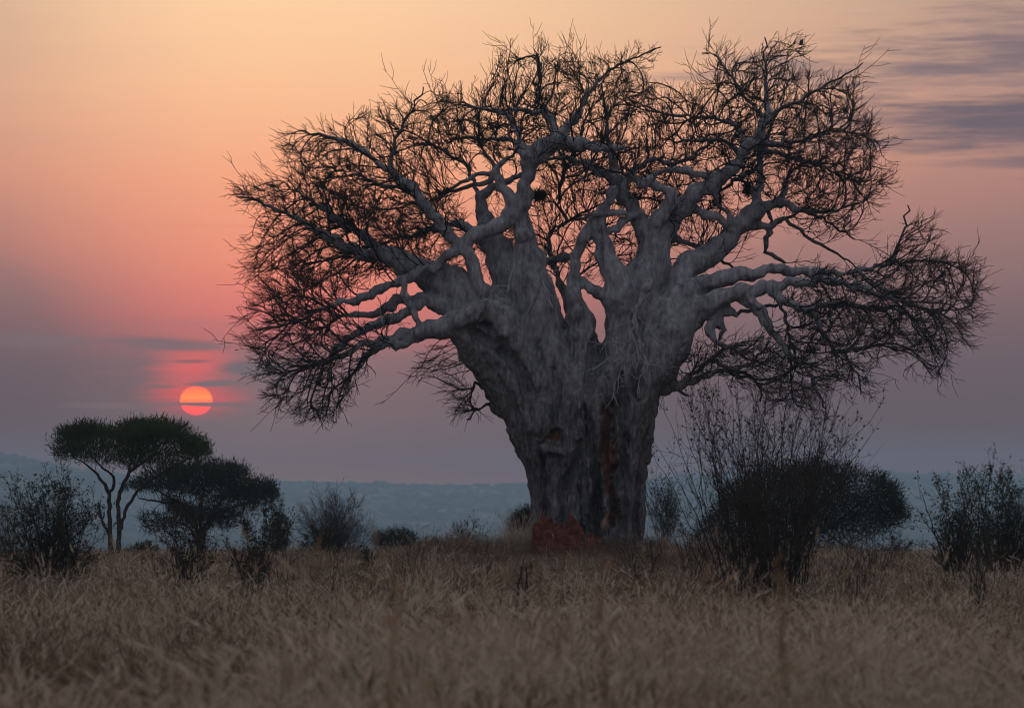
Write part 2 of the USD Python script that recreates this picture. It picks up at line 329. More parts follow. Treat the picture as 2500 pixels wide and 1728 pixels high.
def colonize(nodes, parent, owner, targets, reach, kill, step, rounds, rg, dirs=None, inertia=.35, jitter=.25, pull=(np.zeros(3), 0.0)):
    """space colonisation: branches grow from the nodes towards the targets. Returns nodes, parent, owner."""
    N = [np.asarray(nodes, float)]; Pa = [np.asarray(parent)]; Ow = [np.asarray(owner)]
    D = [np.zeros_like(N[0]) if dirs is None else np.asarray(dirs, float)]
    live = np.asarray(targets, float); grown = np.zeros(len(N[0]), int)
    for it in range(rounds):
        allN = np.concatenate(N); allD = np.concatenate(D); allO = np.concatenate(Ow)
        tree = cKDTree(allN)
        d, i = tree.query(live, distance_upper_bound=reach)
        live = live[~(d < kill)]; i = i[~(d < kill)]; d = d[~(d < kill)]
        ok = np.isfinite(d)
        if not ok.any(): break
        dirv = live[ok] - allN[i[ok]]; dirv /= np.linalg.norm(dirv, axis=1, keepdims=True)
        acc = np.zeros_like(allN); np.add.at(acc, i[ok], dirv)
        g = np.unique(i[ok]); g = g[grown[g] < 5]
        if not len(g): break
        grown[g] += 1
        v = acc[g]; v /= np.maximum(np.linalg.norm(v, axis=1, keepdims=True), 1e-9)
        v = v + inertia * allD[g] + rg.normal(0, jitter, v.shape) 
        o = allN[g] - pull[0]; v = v + pull[1] * o / np.linalg.norm(o, axis=1, keepdims=True)
        v /= np.maximum(np.linalg.norm(v, axis=1, keepdims=True), 1e-9)
        N.append(allN[g] + v * step * rg.uniform(.8, 1.2, (len(g), 1))); Pa.append(g); Ow.append(allO[g]); D.append(v)
        grown = np.concatenate([grown, np.zeros(len(g), int)])
    return np.concatenate(N), np.concatenate(Pa), np.concatenate(Ow), np.concatenate(D)

def chains_of(N, Pa, Ow, first, tip, power=2.35, cap=None, root_r=None):
    """pipe-model radii and the polylines of the grown nodes (index >= first): {owner: [(points, radii)]}"""
    n = len(N); w = np.zeros(n); kids = np.zeros(n, int)
    np.add.at(kids, Pa[first:], 1)
    best = np.full(n, -1)
    for j in range(n - 1, first - 1, -1):          # children always come after their parents
        if w[j] == 0: w[j] = tip ** power
        w[Pa[j]] += w[j] if Pa[j] >= first else 0
    r = w ** (1 / power)
    if cap is not None: r = np.minimum(r, cap)
    for j in range(first, n):
        p = Pa[j]
        if best[p] < 0 or r[j] > r[best[p]]: best[p] = j
    out = {}
    for j in range(first, n):
        p = Pa[j]
        if p >= first and best[p] == j: continue
        c = [p, j]; k = j
        while best[k] >= 0:
            k = best[k]; c.append(k)
        P = N[c].copy(); R = r[c].copy(); R[0] = min(R[1] * 1.15, R[0] if p >= first else 9)
        out.setdefault(int(Ow[j]), []).append((P, R))
    ends = np.array([j for j in range(first, n) if kids[j] == 0])
    return out, ends, r

def surface_nets(D, origin, h):
    """a mesh of the zero level of the grid D (inside negative)"""
    s = D < 0
    nx, ny, nz = D.shape
    corner = [(a, b, c) for a in (0, 1) for b in (0, 1) for c in (0, 1)]
    S = sum(s[a:nx - 1 + a, b:ny - 1 + b, c:nz - 1 + c].astype(np.int8) for a, b, c in corner)
    cell = np.argwhere((S > 0) & (S < 8))
    ids = np.full((nx - 1, ny - 1, nz - 1), -1, np.int64); ids[tuple(cell.T)] = np.arange(len(cell))
    acc = np.zeros((len(cell), 3)); cnt = np.zeros(len(cell))
    val = {o: D[cell[:, 0] + o[0], cell[:, 1] + o[1], cell[:, 2] + o[2]] for o in corner}
    for o in corner:
        for ax in range(3):
            if o[ax]: continue
            o2 = list(o); o2[ax] = 1; o2 = tuple(o2)
            a, b = val[o], val[o2]; m = (a < 0) != (b < 0)
            t = np.where(m, a / np.where(m, a - b, 1), 0)
            p = np.repeat(np.array([o], float), len(cell), 0); p[:, ax] += t
            acc[m] += p[m]; cnt[m] += 1
    V = (cell + acc / np.maximum(cnt, 1)[:, None]) * h + origin
    F_ = []
    for ax in range(3):
        sl0 = [slice(None)] * 3; sl1 = [slice(None)] * 3
        sl0[ax] = slice(0, -1); sl1[ax] = slice(1, None)
        e = s[tuple(sl0)] != s[tuple(sl1)]
        u, w = [k for k in range(3) if k != ax]
        E = np.argwhere(e); E = E[(E[:, u] > 0) & (E[:, w] > 0) & (E[:, u] < D.shape[u] - 1) & (E[:, w] < D.shape[w] - 1)]
        flip = s[tuple(E.T)]
        def cid(du, dw):
            q = E.copy(); q[:, u] -= du; q[:, w] -= dw; return ids[tuple(q.T)]
        a, b, c, d = cid(0, 0), cid(1, 0), cid(1, 1), cid(0, 1)
        if ax == 1: flip = ~flip
        t1 = np.where(flip[:, None], np.stack([a, b, c], -1), np.stack([a, c, b], -1)); t2 = np.where(flip[:, None], np.stack([a, c, d], -1), np.stack([a, d, c], -1))
        F_ += [t1, t2]
    return V, np.concatenate(F_)

def normals_of(V, Fc):
    n = np.zeros_like(V); fn = np.cross(V[Fc[:, 1]] - V[Fc[:, 0]], V[Fc[:, 2]] - V[Fc[:, 0]])
    for k in range(3): np.add.at(n, Fc[:, k], fn)
    return n / np.maximum(np.linalg.norm(n, axis=1, keepdims=True), 1e-12)

class Sdf_grid:
    def __init__(self, lo, hi, h):
        self.lo, self.h = np.array(lo, float), h
        self.n = np.ceil((np.array(hi) - lo) / h).astype(int) + 1
        self.D = np.full(self.n, 9.0, np.float32); self.own = np.full(self.n, -1, np.int16); self.raw = np.full(self.n, 9.0, np.float32)
    def add(self, A, B, ra, rb, owner, blend):
        """a cone with round ends from A to B, joined smoothly to what is there"""
        m = max(ra, rb) + 2.2 * blend + 3 * self.h
        lo = np.maximum(((np.minimum(A, B) - m - self.lo) / self.h).astype(int), 0); hi = np.minimum(((np.maximum(A, B) + m - self.lo) / self.h).astype(int) + 2, self.n)
        if (hi <= lo).any(): return
        ax = [self.lo[k] + self.h * np.arange(lo[k], hi[k]) for k in range(3)]
        X, Y, Z = ax[0][:, None, None] - A[0], ax[1][None, :, None] - A[1], ax[2][None, None, :] - A[2]
        d = B - A; L2 = max(d @ d, 1e-9)
        t = np.clip((X * d[0] + Y * d[1] + Z * d[2]) / L2, 0, 1)
        dist = np.sqrt((X - t * d[0]) ** 2 + (Y - t * d[1]) ** 2 + (Z - t * d[2]) ** 2) - (ra + t * (rb - ra))
        s = tuple(slice(a, b) for a, b in zip(lo, hi))
        old = self.D[s]; hh = np.maximum(blend - np.abs(old - dist), 0) / blend
        self.D[s] = np.minimum(old, dist) - hh * hh * blend * .25
        o, rw = self.own[s], self.raw[s]
        w = dist < rw - 1e-6
        o[w] = owner; rw[w] = dist[w]

# ------------------------------------------------------------------ the baobab
TREE_Y = 115.0
# every stem and limb: depth of its first and last point behind (+) or before (-) the trunk's middle, in metres; then (pixel x, pixel y, half thickness in pixels)
STEMS = [
    (.1, 0, [(1434, 1385, 96), (1434, 1250, 98), (1431, 1150, 104), (1420, 1060, 124), (1410, 1000, 130)]),
    (-1.0, -.6, [(1336, 1385, 42), (1338, 1200, 42), (1312, 1060, 58), (1280, 950, 68), (1245, 880, 62)]),
    (.5, .6, [(1330, 1385, 36), (1330, 1200, 38), (1305, 1060, 55), (1290, 940, 66)]),
    (-1.75, -.2, [(1392, 1385, 40), (1390, 1190, 42), (1378, 1040, 58), (1352, 920, 64), (1335, 850, 54)]),
    (-1.80, -.2, [(1470, 1385, 31), (1470, 1200, 34), (1468, 1060, 46), (1486, 930, 54), (1530, 850, 44)]),
    (-1.45, -1.1, [(1519, 1385, 27), (1521, 1190, 29), (1528, 1060, 40), (1550, 930, 56)]),
    (-.7, -.5, [(1546, 1385, 24), (1548, 1190, 26), (1556, 1060, 36), (1560, 940, 52)]),
    (.5, .5, [(1530, 1385, 38), (1532, 1190, 40), (1540, 1050, 50), (1548, 940, 60)]),
    (1.5, 1.5, [(1440, 1385, 52), (1436, 1190, 56), (1424, 1060, 72), (1410, 940, 85)]),
    (-1.95, -1.8, [(1432, 1385, 17), (1434, 1260, 16), (1432, 1150, 14), (1425, 1060, 13)]),
    (-1.55, -1.4, [(1352, 1385, 20), (1362, 1260, 18), (1358, 1150, 16), (1345, 1060, 15)]),
    (-.5, -.7, [(1584, 1048, 9), (1588, 1075, 11), (1580, 1092, 5)]), (-.4, -.5, [(1572, 1098, 10), (1582, 1110, 8), (1576, 1122, 4)]), (-.3, -.4, [(1272, 1080, 9), (1268, 1094, 10), (1276, 1106, 5)]),
    (-1.75, -1.8, [(1395, 1105, 5), (1350, 1098, 7), (1315, 1090, 5)]), (-1.9, -1.9, [(1420, 1000, 9), (1436, 985, 11), (1428, 1040, 8), (1410, 1075, 6)]),
    (-1.5, -1.8, [(1496, 1385, 13), (1494, 1260, 13), (1498, 1120, 12), (1505, 1020, 14)]),
]
LIMBS = [
    # left side, low
    (0, -3.2, [(1285, 960, 72), (1215, 870, 64), (1160, 815, 48), (1120, 790, 37), (1080, 797, 27), (1040, 808, 21), (1010, 823, 16), (985, 840, 12), (923, 841, 9), (883, 838, 8), (847, 864, 7), (800, 880, 5), (760, 892, 3.5)]),
    (-1.8, -1.2, [(1020, 815, 14), (975, 820, 12), (930, 832, 10), (915, 855, 9), (885, 878, 6), (870, 905, 3.5)]),
    (0, -.6, [(1285, 900, 66), (1205, 790, 56), (1125, 720, 46), (1060, 682, 36), (1000, 650, 25), (945, 627, 20), (890, 622, 17), (850, 606, 14), (812, 588, 12), (775, 567, 10), (735, 545, 8), (700, 520, 6), (660, 505, 5), (625, 488, 3.5), (580, 480, 2.2)]),
    (-.3, 1.2, [(1035, 665, 22), (975, 630, 15), (942, 612, 13), (903, 586, 11), (859, 560, 9), (825, 534, 8), (790, 508, 7), (760, 490, 5), (725, 470, 3.5), (700, 452, 2.5)]),
    (-.9, -.5, [(1175, 710, 22), (1154, 646, 16), (1120, 591, 15), (1059, 528, 14), (1007, 463, 13), (968, 429, 11), (916, 392, 9), (872, 361, 8), (833, 343, 6.5), (794, 330, 5), (760, 325, 3.5), (730, 312, 2.2)]),
    (-.6, -1.2, [(958, 420, 8), (950, 397, 6.5), (960, 360, 5.5), (971, 330, 4.5), (994, 286, 3.5), (1017, 247, 2.5), (1036, 213, 1.8)]),
    (-.5, .8, [(1007, 466, 9), (968, 460, 6.5), (932, 453, 6), (900, 439, 5), (864, 426, 4.5), (825, 416, 3.5), (785, 398, 2.2)]),
    (-.35, -1.9, [(1285, 500, 16), (1248, 530, 20), (1206, 552, 19), (1154, 578, 16), (1115, 605, 14), (1070, 642, 12), (1030, 656, 11), (981, 682, 12), (929, 705, 12), (864, 729, 10), (825, 739, 8), (786, 755, 6.5), (745, 775, 5), (700, 795, 3)]),
    (-.6, 0, [(1110, 750, 30), (1060, 735, 18), (1010, 727, 13), (975, 728, 11), (942, 750, 10), (903, 768, 9), (855, 770, 7), (815, 785, 5), (770, 808, 3.5)]),
    (-1.2, -2.2, [(1030, 738, 13), (999, 758, 10), (944, 782, 10), (899, 797, 10), (868, 818, 9), (832, 842, 8), (792, 879, 6.5), (756, 894, 5), (705, 905, 3)]),
    (-1.55, -1.9, [(984, 684, 8), (990, 712, 9), (1002, 745, 9), (1015, 775, 9), (1022, 806, 9)]),
    # left of the middle
    (0, -.6, [(1325, 880, 66), (1302, 770, 56), (1289, 680, 45), (1286, 600, 27), (1277, 545, 22), (1274, 500, 20), (1284, 455, 16), (1290, 410, 19), (1308, 375, 27), (1341, 352, 24), (1375, 345, 20), (1414, 354, 15), (1445, 362, 12), (1480, 364, 9), (1530, 362, 5)]),
    (-.4, .9, [(1365, 345, 15), (1357, 315, 11), (1342, 290, 10), (1325, 278, 8), (1290, 272, 6.5), (1245, 268, 5), (1200, 270, 4), (1150, 262, 2.5)]),
    (-.4, .4, [(1372, 335, 13), (1398, 294, 9), (1420, 262, 7), (1440, 225, 5.5), (1465, 190, 4.5), (1500, 165, 3.5), (1545, 143, 2.5), (1615, 118, 1.5)]),
    (0, -.8, [(1330, 283, 7), (1318, 250, 5.5), (1314, 220, 4.5), (1313, 180, 3.5), (1314, 135, 2)]),
    (-.7, -.2, [(1282, 378, 12), (1268, 345, 9), (1261, 320, 8), (1250, 297, 7), (1235, 281, 6.5), (1210, 268, 5), (1170, 266, 4.5), (1125, 256, 3), (1085, 250, 2)]),
    (.2, 3.0, [(1288, 398, 11), (1258, 348, 7), (1206, 339, 6), (1141, 337, 4.5), (1085, 348, 3)]),
    (-.6, .2, [(1270, 505, 16), (1250, 492, 14), (1232, 470, 13), (1222, 440, 11), (1206, 426, 9), (1227, 401, 7), (1248, 380, 5), (1262, 362, 3)]),
    (0, -.6, [(1207, 427, 8), (1178, 425, 6.5), (1154, 432, 5.5), (1128, 448, 5), (1105, 462, 4), (1065, 472, 2.5)]),
    (0, .5, [(1208, 430, 8), (1180, 448, 7), (1141, 458, 6), (1110, 462, 5), (1085, 475, 3.5), (1045, 492, 2.2)]),
    (0, .9, [(1206, 425, 7), (1198, 398, 4.5), (1184, 374, 4), (1172, 345, 3), (1165, 310, 2)]),
    (.3, 1.0, [(1290, 810, 58), (1245, 700, 40), (1217, 620, 32), (1193, 570, 24), (1180, 530, 18), (1177, 500, 15), (1178, 472, 12), (1190, 464, 10), (1212, 452, 8), (1240, 441, 7.5), (1272, 431, 7)]),
    (.9, 1.9, [(1176, 500, 10), (1163, 465, 7), (1152, 432, 6), (1133, 398, 5), (1095, 378, 4.5), (1058, 355, 3.5), (1025, 335, 2.2)]),
    (.8, 1.8, [(1218, 628, 20), (1177, 582, 15), (1150, 560, 13), (1122, 546, 11), (1095, 545, 10), (1065, 555, 9), (1033, 570, 8), (1005, 577, 6.5), (975, 582, 5.5), (945, 590, 4), (900, 600, 2.5)]),
    # thin dark limbs behind the middle
    (1.8, 3.2, [(1410, 800, 22), (1383, 734, 9), (1370, 695, 8), (1357, 656, 8), (1346, 622, 8), (1339, 585, 6), (1350, 560, 5), (1385, 540, 5), (1367, 500, 4.5), (1367, 445, 4), (1385, 410, 2.5)]),
    (.7, .8, [(1402, 624, 9), (1365, 630, 8), (1328, 642, 9), (1296, 655, 9)]),
    # middle
    (-.4, -.4, [(1436, 900, 46), (1416, 790, 31), (1403, 700, 18), (1401, 656, 15), (1410, 615, 15), (1430, 575, 15), (1452, 545, 13), (1470, 520, 13), (1484, 490, 13), (1503, 464, 13)]),
    (-.3, -.3, [(1412, 680, 14), (1440, 700, 13), (1465, 715, 13), (1500, 735, 20)]),
    (0, -.6, [(1538, 890, 54), (1530, 780, 42), (1512, 690, 36), (1488, 630, 26), (1472, 590, 19), (1466, 562, 15), (1472, 525, 11)]),
    (.1, .3, [(1585, 690, 38), (1590, 605, 34), (1572, 556, 25), (1548, 515, 19), (1530, 480, 16), (1510, 452, 14), (1490, 432, 12), (1455, 415, 10), (1420, 400, 8.5), (1385, 390, 7), (1350, 385, 5), (1310, 396, 3)]),
    (.2, -.4, [(1510, 455, 13), (1499, 425, 12), (1495, 395, 10), (1492, 372, 8), (1487, 345, 6), (1482, 310, 5), (1478, 270, 4), (1470, 220, 2.5)]),
    (.2, .8, [(1512, 455, 11), (1535, 435, 9), (1560, 410, 7), (1592, 391, 6.5), (1622, 396, 6), (1652, 398, 5.5), (1690, 384, 5), (1722, 355, 4), (1765, 325, 2.5)]),
    (-.2, -.9, [(1592, 578, 24), (1602, 540, 17), (1622, 520, 16), (1638, 500, 15), (1640, 478, 14), (1622, 460, 13), (1592, 449, 12), (1562, 444, 10), (1540, 436, 7), (1515, 412, 4)]),
    (-.5, -.8, [(1525, 520, 9), (1480, 523, 7), (1440, 527, 6), (1405, 540, 3.5)]),
    (-.1, -.4, [(1562, 518, 11), (1526, 541, 10), (1490, 563, 9), (1466, 588, 8)]),
    # right side
    (0, .1, [(1555, 890, 64), (1562, 770, 48), (1567, 690, 42), (1592, 630, 40), (1608, 580, 29), (1632, 546, 25), (1660, 512, 23), (1695, 482, 21), (1735, 456, 19), (1767, 433, 17), (1796, 406, 15), (1812, 380, 14), (1830, 356, 13), (1853, 330, 12), (1866, 304, 11), (1872, 280, 9), (1873, 250, 7), (1870, 210, 5.5), (1868, 170, 4), (1868, 130, 2.5), (1868, 92, 1.5)]),
    (0, -.9, [(1872, 296, 8), (1890, 275, 6.5), (1920, 260, 5.5), (1960, 240, 4.5), (2017, 208, 3.5), (2065, 182, 2.5), (2105, 156, 1.6)]),
    (0, .6, [(1869, 292, 7), (1845, 262, 5), (1810, 220, 4), (1780, 180, 3), (1750, 140, 2), (1724, 126, 1.5)]),
    (.1, 2.0, [(1816, 377, 10), (1812, 330, 7), (1795, 310, 6), (1770, 297, 5), (1720, 290, 4), (1670, 280, 2.5)]),
    (.1, -1.0, [(1808, 388, 9), (1776, 348, 6.5), (1735, 340, 5), (1680, 345, 4), (1620, 338, 2.5)]),
    (.2, 1.6, [(1848, 338, 9), (1890, 350, 7), (1940, 345, 6), (1990, 335, 4.5), (2040, 320, 3.5), (2100, 328, 2.2)]),
    (.2, 2.6, [(1828, 362, 9), (1875, 368, 7), (1930, 385, 6), (1985, 400, 5), (2040, 420, 3.5), (2105, 445, 2.2)]),
    (.1, -.6, [(1762, 438, 12), (1735, 428, 10), (1700, 423, 10), (1665, 418, 10), (1630, 413, 9), (1600, 423, 8), (1575, 438, 7), (1550, 430, 5), (1525, 412, 3)]),
    (.2, 1.0, [(1585, 870, 58), (1628, 752, 40), (1658, 690, 34), (1690, 645, 31), (1740, 612, 27), (1785, 575, 23), (1815, 543, 21), (1842, 518, 18), (1868, 502, 13), (1893, 494, 11), (1910, 478, 8), (1919, 450, 7), (1923, 430, 5.5), (1932, 395, 3)]),
    (.9, 1.6, [(1845, 522, 17), (1846, 490, 13), (1852, 455, 11), (1855, 419, 10), (1858, 385, 9), (1864, 350, 6)]),
    (1.5, 2.4, [(1852, 408, 9), (1820, 425, 8), (1790, 440, 6), (1745, 470, 3)]),
    (1.0, -.2, [(1888, 497, 10), (1925, 503, 8), (1965, 513, 7), (2010, 516, 5), (2055, 507, 4), (2110, 490, 2.2)]),
    (.5, 1.4, [(1958, 512, 7), (2000, 530, 4.5), (2040, 555, 3.5), (2085, 585, 2.2)]),
    (.9, .2, [(1822, 548, 13), (1872, 556, 9), (1905, 533, 6), (1940, 552, 5), (1980, 582, 4.5), (2025, 610, 4), (2075, 632, 2.2)]),
    (.8, 1.6, [(1874, 555, 8), (1869, 590, 7), (1869, 615, 6.5), (1895, 628, 6), (1918, 642, 5)]),
    (1.0, .8, [(1866, 502, 9), (1881, 525, 5.5), (1876, 556, 6)]),
    (0, .6, [(1678, 502, 14), (1715, 518, 9), (1745, 533, 9), (1785, 556, 11)]),
    (0, .6, [(1742, 455, 11), (1752, 490, 6), (1768, 515, 6), (1800, 545, 8)]),
    (.7, 2.6, [(1625, 572, 14), (1665, 588, 9), (1711, 612, 8), (1740, 625, 6), (1790, 650, 3)]),
    # right side, the two long low limbs and what hangs from them
    (-.3, -.8, [(1580, 880, 62), (1632, 765, 44), (1690, 712, 31), (1745, 685, 22), (1800, 673, 18), (1850, 662, 14), (1890, 655, 13), (1937, 663, 10), (1993, 666, 8), (2050, 664, 7.5), (2110, 657, 6.5), (2162, 644, 5.5), (2190, 636, 5), (2240, 641, 3.5), (2290, 643, 2.5), (2335, 655, 1.6)]),
    (-.7, -.1, [(2170, 640, 5.5), (2188, 610, 4), (2200, 580, 3.5), (2213, 545, 2.8), (2222, 498, 1.8)]),
    (-.7, -1.6, [(2092, 660, 6), (2125, 688, 5), (2165, 712, 5), (2205, 733, 4), (2265, 742, 2.2)]),
    (-.5, -2.2, [(1585, 910, 58), (1645, 810, 42), (1695, 765, 32), (1740, 738, 24), (1790, 718, 18), (1840, 708, 15), (1895, 699, 13), (1937, 690, 12), (1980, 683, 11), (2022, 681, 9), (2060, 692, 8.5), (2106, 700, 8), (2140, 720, 7), (2196, 733, 6), (2245, 750, 4.5), (2290, 760, 3.5), (2345, 757, 2)]),
    (-1.2, -2.2, [(1880, 700, 13), (1900, 725, 11), (1930, 741, 11), (1968, 758, 10), (1990, 775, 8), (2005, 804, 7), (2022, 832, 7), (2040, 856, 7), (2075, 855, 6), (2128, 847, 4.5)]),
    (-1.6, -1.0, [(1966, 757, 9), (2000, 750, 7), (2050, 742, 6), (2101, 748, 5.5), (2150, 751, 4.5), (2210, 745, 3)]),
    (-2.1, -2.4, [(2060, 856, 4), (2076, 888, 2.8), (2098, 919, 2.2), (2102, 968, 1.4)]),
    (-1.0, -2.8, [(1800, 715, 15), (1822, 735, 11), (1847, 762, 10), (1872, 798, 9), (1903, 832, 8), (1925, 860, 7.5), (1945, 885, 6), (1972, 908, 5.5), (1987, 938, 4.5), (2003, 967, 3.5), (2015, 1000, 2)]),
    (-1.1, -2.0, [(1816, 705, 9), (1838, 735, 8), (1866, 754, 7), (1880, 785, 6.5), (1886, 812, 6)]),
    (-1.2, -1.4, [(1902, 730, 8), (1912, 765, 5), (1922, 795, 5), (1931, 832, 5), (1938, 865, 4), (1931, 905, 3.5), (1932, 950, 2)]),
    (-.8, -.9, [(1764, 755, 10), (1800, 765, 7), (1838, 754, 5), (1880, 748, 5), (1922, 745, 3.5)]),
    (-.7, -1.6, [(1764, 730, 14), (1757, 765, 13), (1745, 790, 14), (1732, 808, 12), (1740, 822, 9), (1752, 838, 8), (1782, 847, 6), (1810, 863, 6), (1826, 875, 4)]),
    (-.9, -1.0, [(1758, 788, 9), (1767, 806, 7), (1752, 822, 4)]),
    (-.4, -1.8, [(1550, 965, 34), (1596, 954, 16), (1640, 945, 12), (1683, 939, 10), (1709, 925, 8), (1748, 908, 7), (1785, 902, 6), (1824, 891, 5), (1862, 862, 4), (1878, 835, 2.5)]),
    (-.8, -.2, [(1662, 940, 8), (1700, 905, 6), (1735, 877, 5.5), (1770, 848, 3.5), (1805, 832, 2)]),
    (-.5, .3, [(1733, 880, 6), (1775, 897, 5.5), (1812, 918, 5), (1852, 936, 4), (1858, 980, 2.5)]),
    (-.7, -.8, [(1628, 948, 8), (1662, 956, 4.5), (1684, 965, 3)]),
    # left, the low broken branch
    (-.2, .3, [(1275, 1015, 44), (1232, 1005, 19), (1212, 985, 16), (1200, 962, 15), (1184, 940, 12), (1175, 912, 10), (1160, 880, 9), (1148, 860, 8), (1138, 842, 7), (1120, 828, 5), (1080, 820, 3)]),
    (0, -.6, [(1207, 985, 7), (1185, 990, 4), (1160, 1005, 3), (1138, 1032, 2)]),
    (.1, 0, [(1182, 938, 6), (1160, 936, 5), (1151, 953, 4)]),
    # limbs folded over the front of the shoulder, and a pale broken branch hanging before the trunk
    (-1.9, -1.35, [(1125, 782, 22), (1150, 762, 24), (1182, 757, 25), (1222, 778, 27), (1252, 825, 29), (1270, 890, 32), (1288, 960, 34), (1305, 1060, 28)]),
    (-1.4, -2.5, [(1585, 690, 14), (1574, 708, 9), (1566, 730, 8), (1552, 760, 6), (1545, 800, 5), (1535, 830, 4), (1525, 870, 3), (1508, 915, 1.6)]),
    (-2.4, -2.6, [(1548, 775, 4), (1556, 815, 3.5), (1566, 850, 3), (1572, 900, 1.6)]),
    (-2.3, -2.6, [(1500, 770, 5), (1494, 800, 4), (1490, 840, 3.5), (1497, 890, 2)]),
    (-1.3, -1.9, [(1240, 640, 5), (1246, 672, 4), (1240, 705, 3.5), (1232, 745, 2)]),
    (-2.2, -2.7, [(1290, 765, 6), (1312, 720, 4), (1318, 690, 4), (1320, 655, 3)]),
]
def limb_points(L, step):
    d0, d1, P = L
    P = np.array(P, float); s = np.concatenate([[0], np.cumsum(np.hypot(*np.diff(P[:, :2], axis=0).T))]); s /= s[-1]
    Y = TREE_Y + d0 + (d1 - d0) * s
    W = np.array([at(x, y, Yi) for (x, y, _), Yi in zip(P, Y)])
    P[:, 2] *= np.where(P[:, 2] > 40, 1.0, .9)
    return spline(np.column_stack([W, P[:, 2] * Y / F]), step)

LIMB_PTS = [limb_points(L, .25) for L in LIMBS]
g = Sdf_grid((-9.5, TREE_Y - 4.6, -.6), (13.2, TREE_Y + 4.4, 18.0), .066)
for L in STEMS:
    Q = limb_points(L, .5)
    for a, b in zip(Q[:-1], Q[1:]):
        g.add(a[:3], b[:3], a[3], b[3], 0, .13)
THICK = .095
rgk = np.random.default_rng(4)
for k, Q in enumerate(LIMB_PTS):
    Q[1:, :3] += rgk.normal(0, 1, (len(Q) - 1, 3)) * (.035 + .12 * np.clip(Q[1:, 3:], 0, .3)) * [1, 1, 1]
    for a, b in zip(Q[:-1], Q[1:]):
        if max(a[3], b[3]) < THICK: continue
        g.add(a[:3], b[:3], a[3], b[3], k + 1, min(.24, max(.09, .42 * min(a[3], b[3]))))
# the clefts between the fused stems: grooves cut along the front face
def front_of(px, py):
    for Y in np.arange(TREE_Y - 4.2, TREE_Y + 1.5, .06):
        i = ((at(px, py, Y) - g.lo) / g.h).round().astype(int)
        if g.D[tuple(i)] < 0: return at(px, py, Y)
    return at(px, py, TREE_Y - 1)
CLEFTS = [[(1146, 805, 8), (1232, 862, 11), (1283, 951, 10), (1298, 1030, 5)], [(1226, 830, 8), (1269, 896, 10), (1308, 975, 6)], [(1476, 808, 16), (1462, 855, 24), (1448, 920, 20), (1437, 975, 14), (1442, 1060, 12), (1436, 1110, 8)], [(1420, 1080, 8), (1384, 1170, 12), (1374, 1250, 11), (1376, 1345, 8)],
          [(1563, 790, 8), (1549, 887, 10), (1558, 978, 6)], [(1450, 1090, 8), (1452, 1180, 13), (1451, 1280, 14), (1450, 1350, 12)], [(1498, 1140, 6), (1497, 1220, 10), (1495, 1350, 9)], [(1530, 1060, 5), (1526, 1150, 8), (1523, 1300, 7)], [(1318, 1080, 4), (1330, 1160, 8), (1334, 1330, 8)], [(1350, 900, 5), (1362, 980, 9), (1352, 1050, 5)], [(1515, 905, 4), (1520, 980, 8), (1516, 1045, 5)]]
cuts = []
for L in CLEFTS:
    Q = spline(np.array([[*front_of(x, y), r / F * TREE_Y] for x, y, r in L]), .15); Q[:, :3] += rgk.normal(0, .02, (len(Q), 3)); cuts.append(Q)
for Q in cuts:
    for a, b in zip(Q[:-1], Q[1:]):
        A, B, ra = a[:3] + [0, .35 * a[3], 0], b[:3] + [0, .35 * b[3], 0], .5 * (a[3] + b[3]); m_ = ra * 1.6 + .4
        lo = np.maximum(((np.minimum(A, B) - m_ - g.lo) / g.h).astype(int), 0); hi = np.minimum(((np.maximum(A, B) + m_ - g.lo) / g.h).astype(int) + 2, g.n); s_ = tuple(slice(p, q) for p, q in zip(lo, hi))
        X, Yy, Z = [(g.lo[k] + g.h * np.arange(lo[k], hi[k]) - A[k]).reshape([-1 if j == k else 1 for j in range(3)]) for k in range(3)]
        dv = B - A; t_ = np.clip((X * dv[0] + Yy * dv[1] + Z * dv[2]) / max(dv @ dv, 1e-9), 0, 1)
        dist = ra - np.sqrt((X - t_ * dv[0]) ** 2 + ((Yy - t_ * dv[1]) * .55) ** 2 + (Z - t_ * dv[2]) ** 2)
        h_ = np.maximum(.12 - np.abs(g.D[s_] - dist), 0) / .12; g.D[s_] = np.maximum(g.D[s_], dist) + h_ * h_ * .03
tv, tf = surface_nets(g.D, g.lo, g.h)
# relax, then give the skin its folds and lumps
for _ in range(2):
    e = np.concatenate([tf[:, [0, 1]], tf[:, [1, 2]], tf[:, [2, 0]]])
    acc = np.zeros_like(tv); c = np.zeros(len(tv)); np.add.at(acc, e[:, 0], tv[e[:, 1]]); np.add.at(c, e[:, 0], 1)
    tv = tv * .5 + .5 * acc / np.maximum(c, 1)[:, None]
ci = np.clip(((tv - g.lo) / g.h).round().astype(int), 0, g.n - 1)
towner = g.own[tuple(ci.T)]
tn = normals_of(tv, tf)
low = smooth01(11.5, 4.5, tv[:, 2])                       # bark is furrowed low down, smooth higher up
fold = meshkit.fbm(tv * [2.6, 2.6, .35], 4, 31) - .5
crag = meshkit.fbm(tv * [5.0, 5.0, .9], 4, 37) - .5
fine = meshkit.fbm(tv * [11, 11, 2.2], 3, 39) - .5
knob = meshkit.fbm(tv * 3.2 + 9, 3, 43) - .5
lump = meshkit.fbm(tv * 1.1, 3, 41) - .5
istrunk = (towner == 0)
amp = np.where(istrunk, 1.0, .75)
tv = tv + tn * (amp * (lump * .18 + fold * .46 * (.4 + .6 * low) + crag * .26 * (.5 + .5 * low) + fine * .12 * (.55 + .45 * low) + knob * np.where(istrunk, .05, .16)))[:, None]
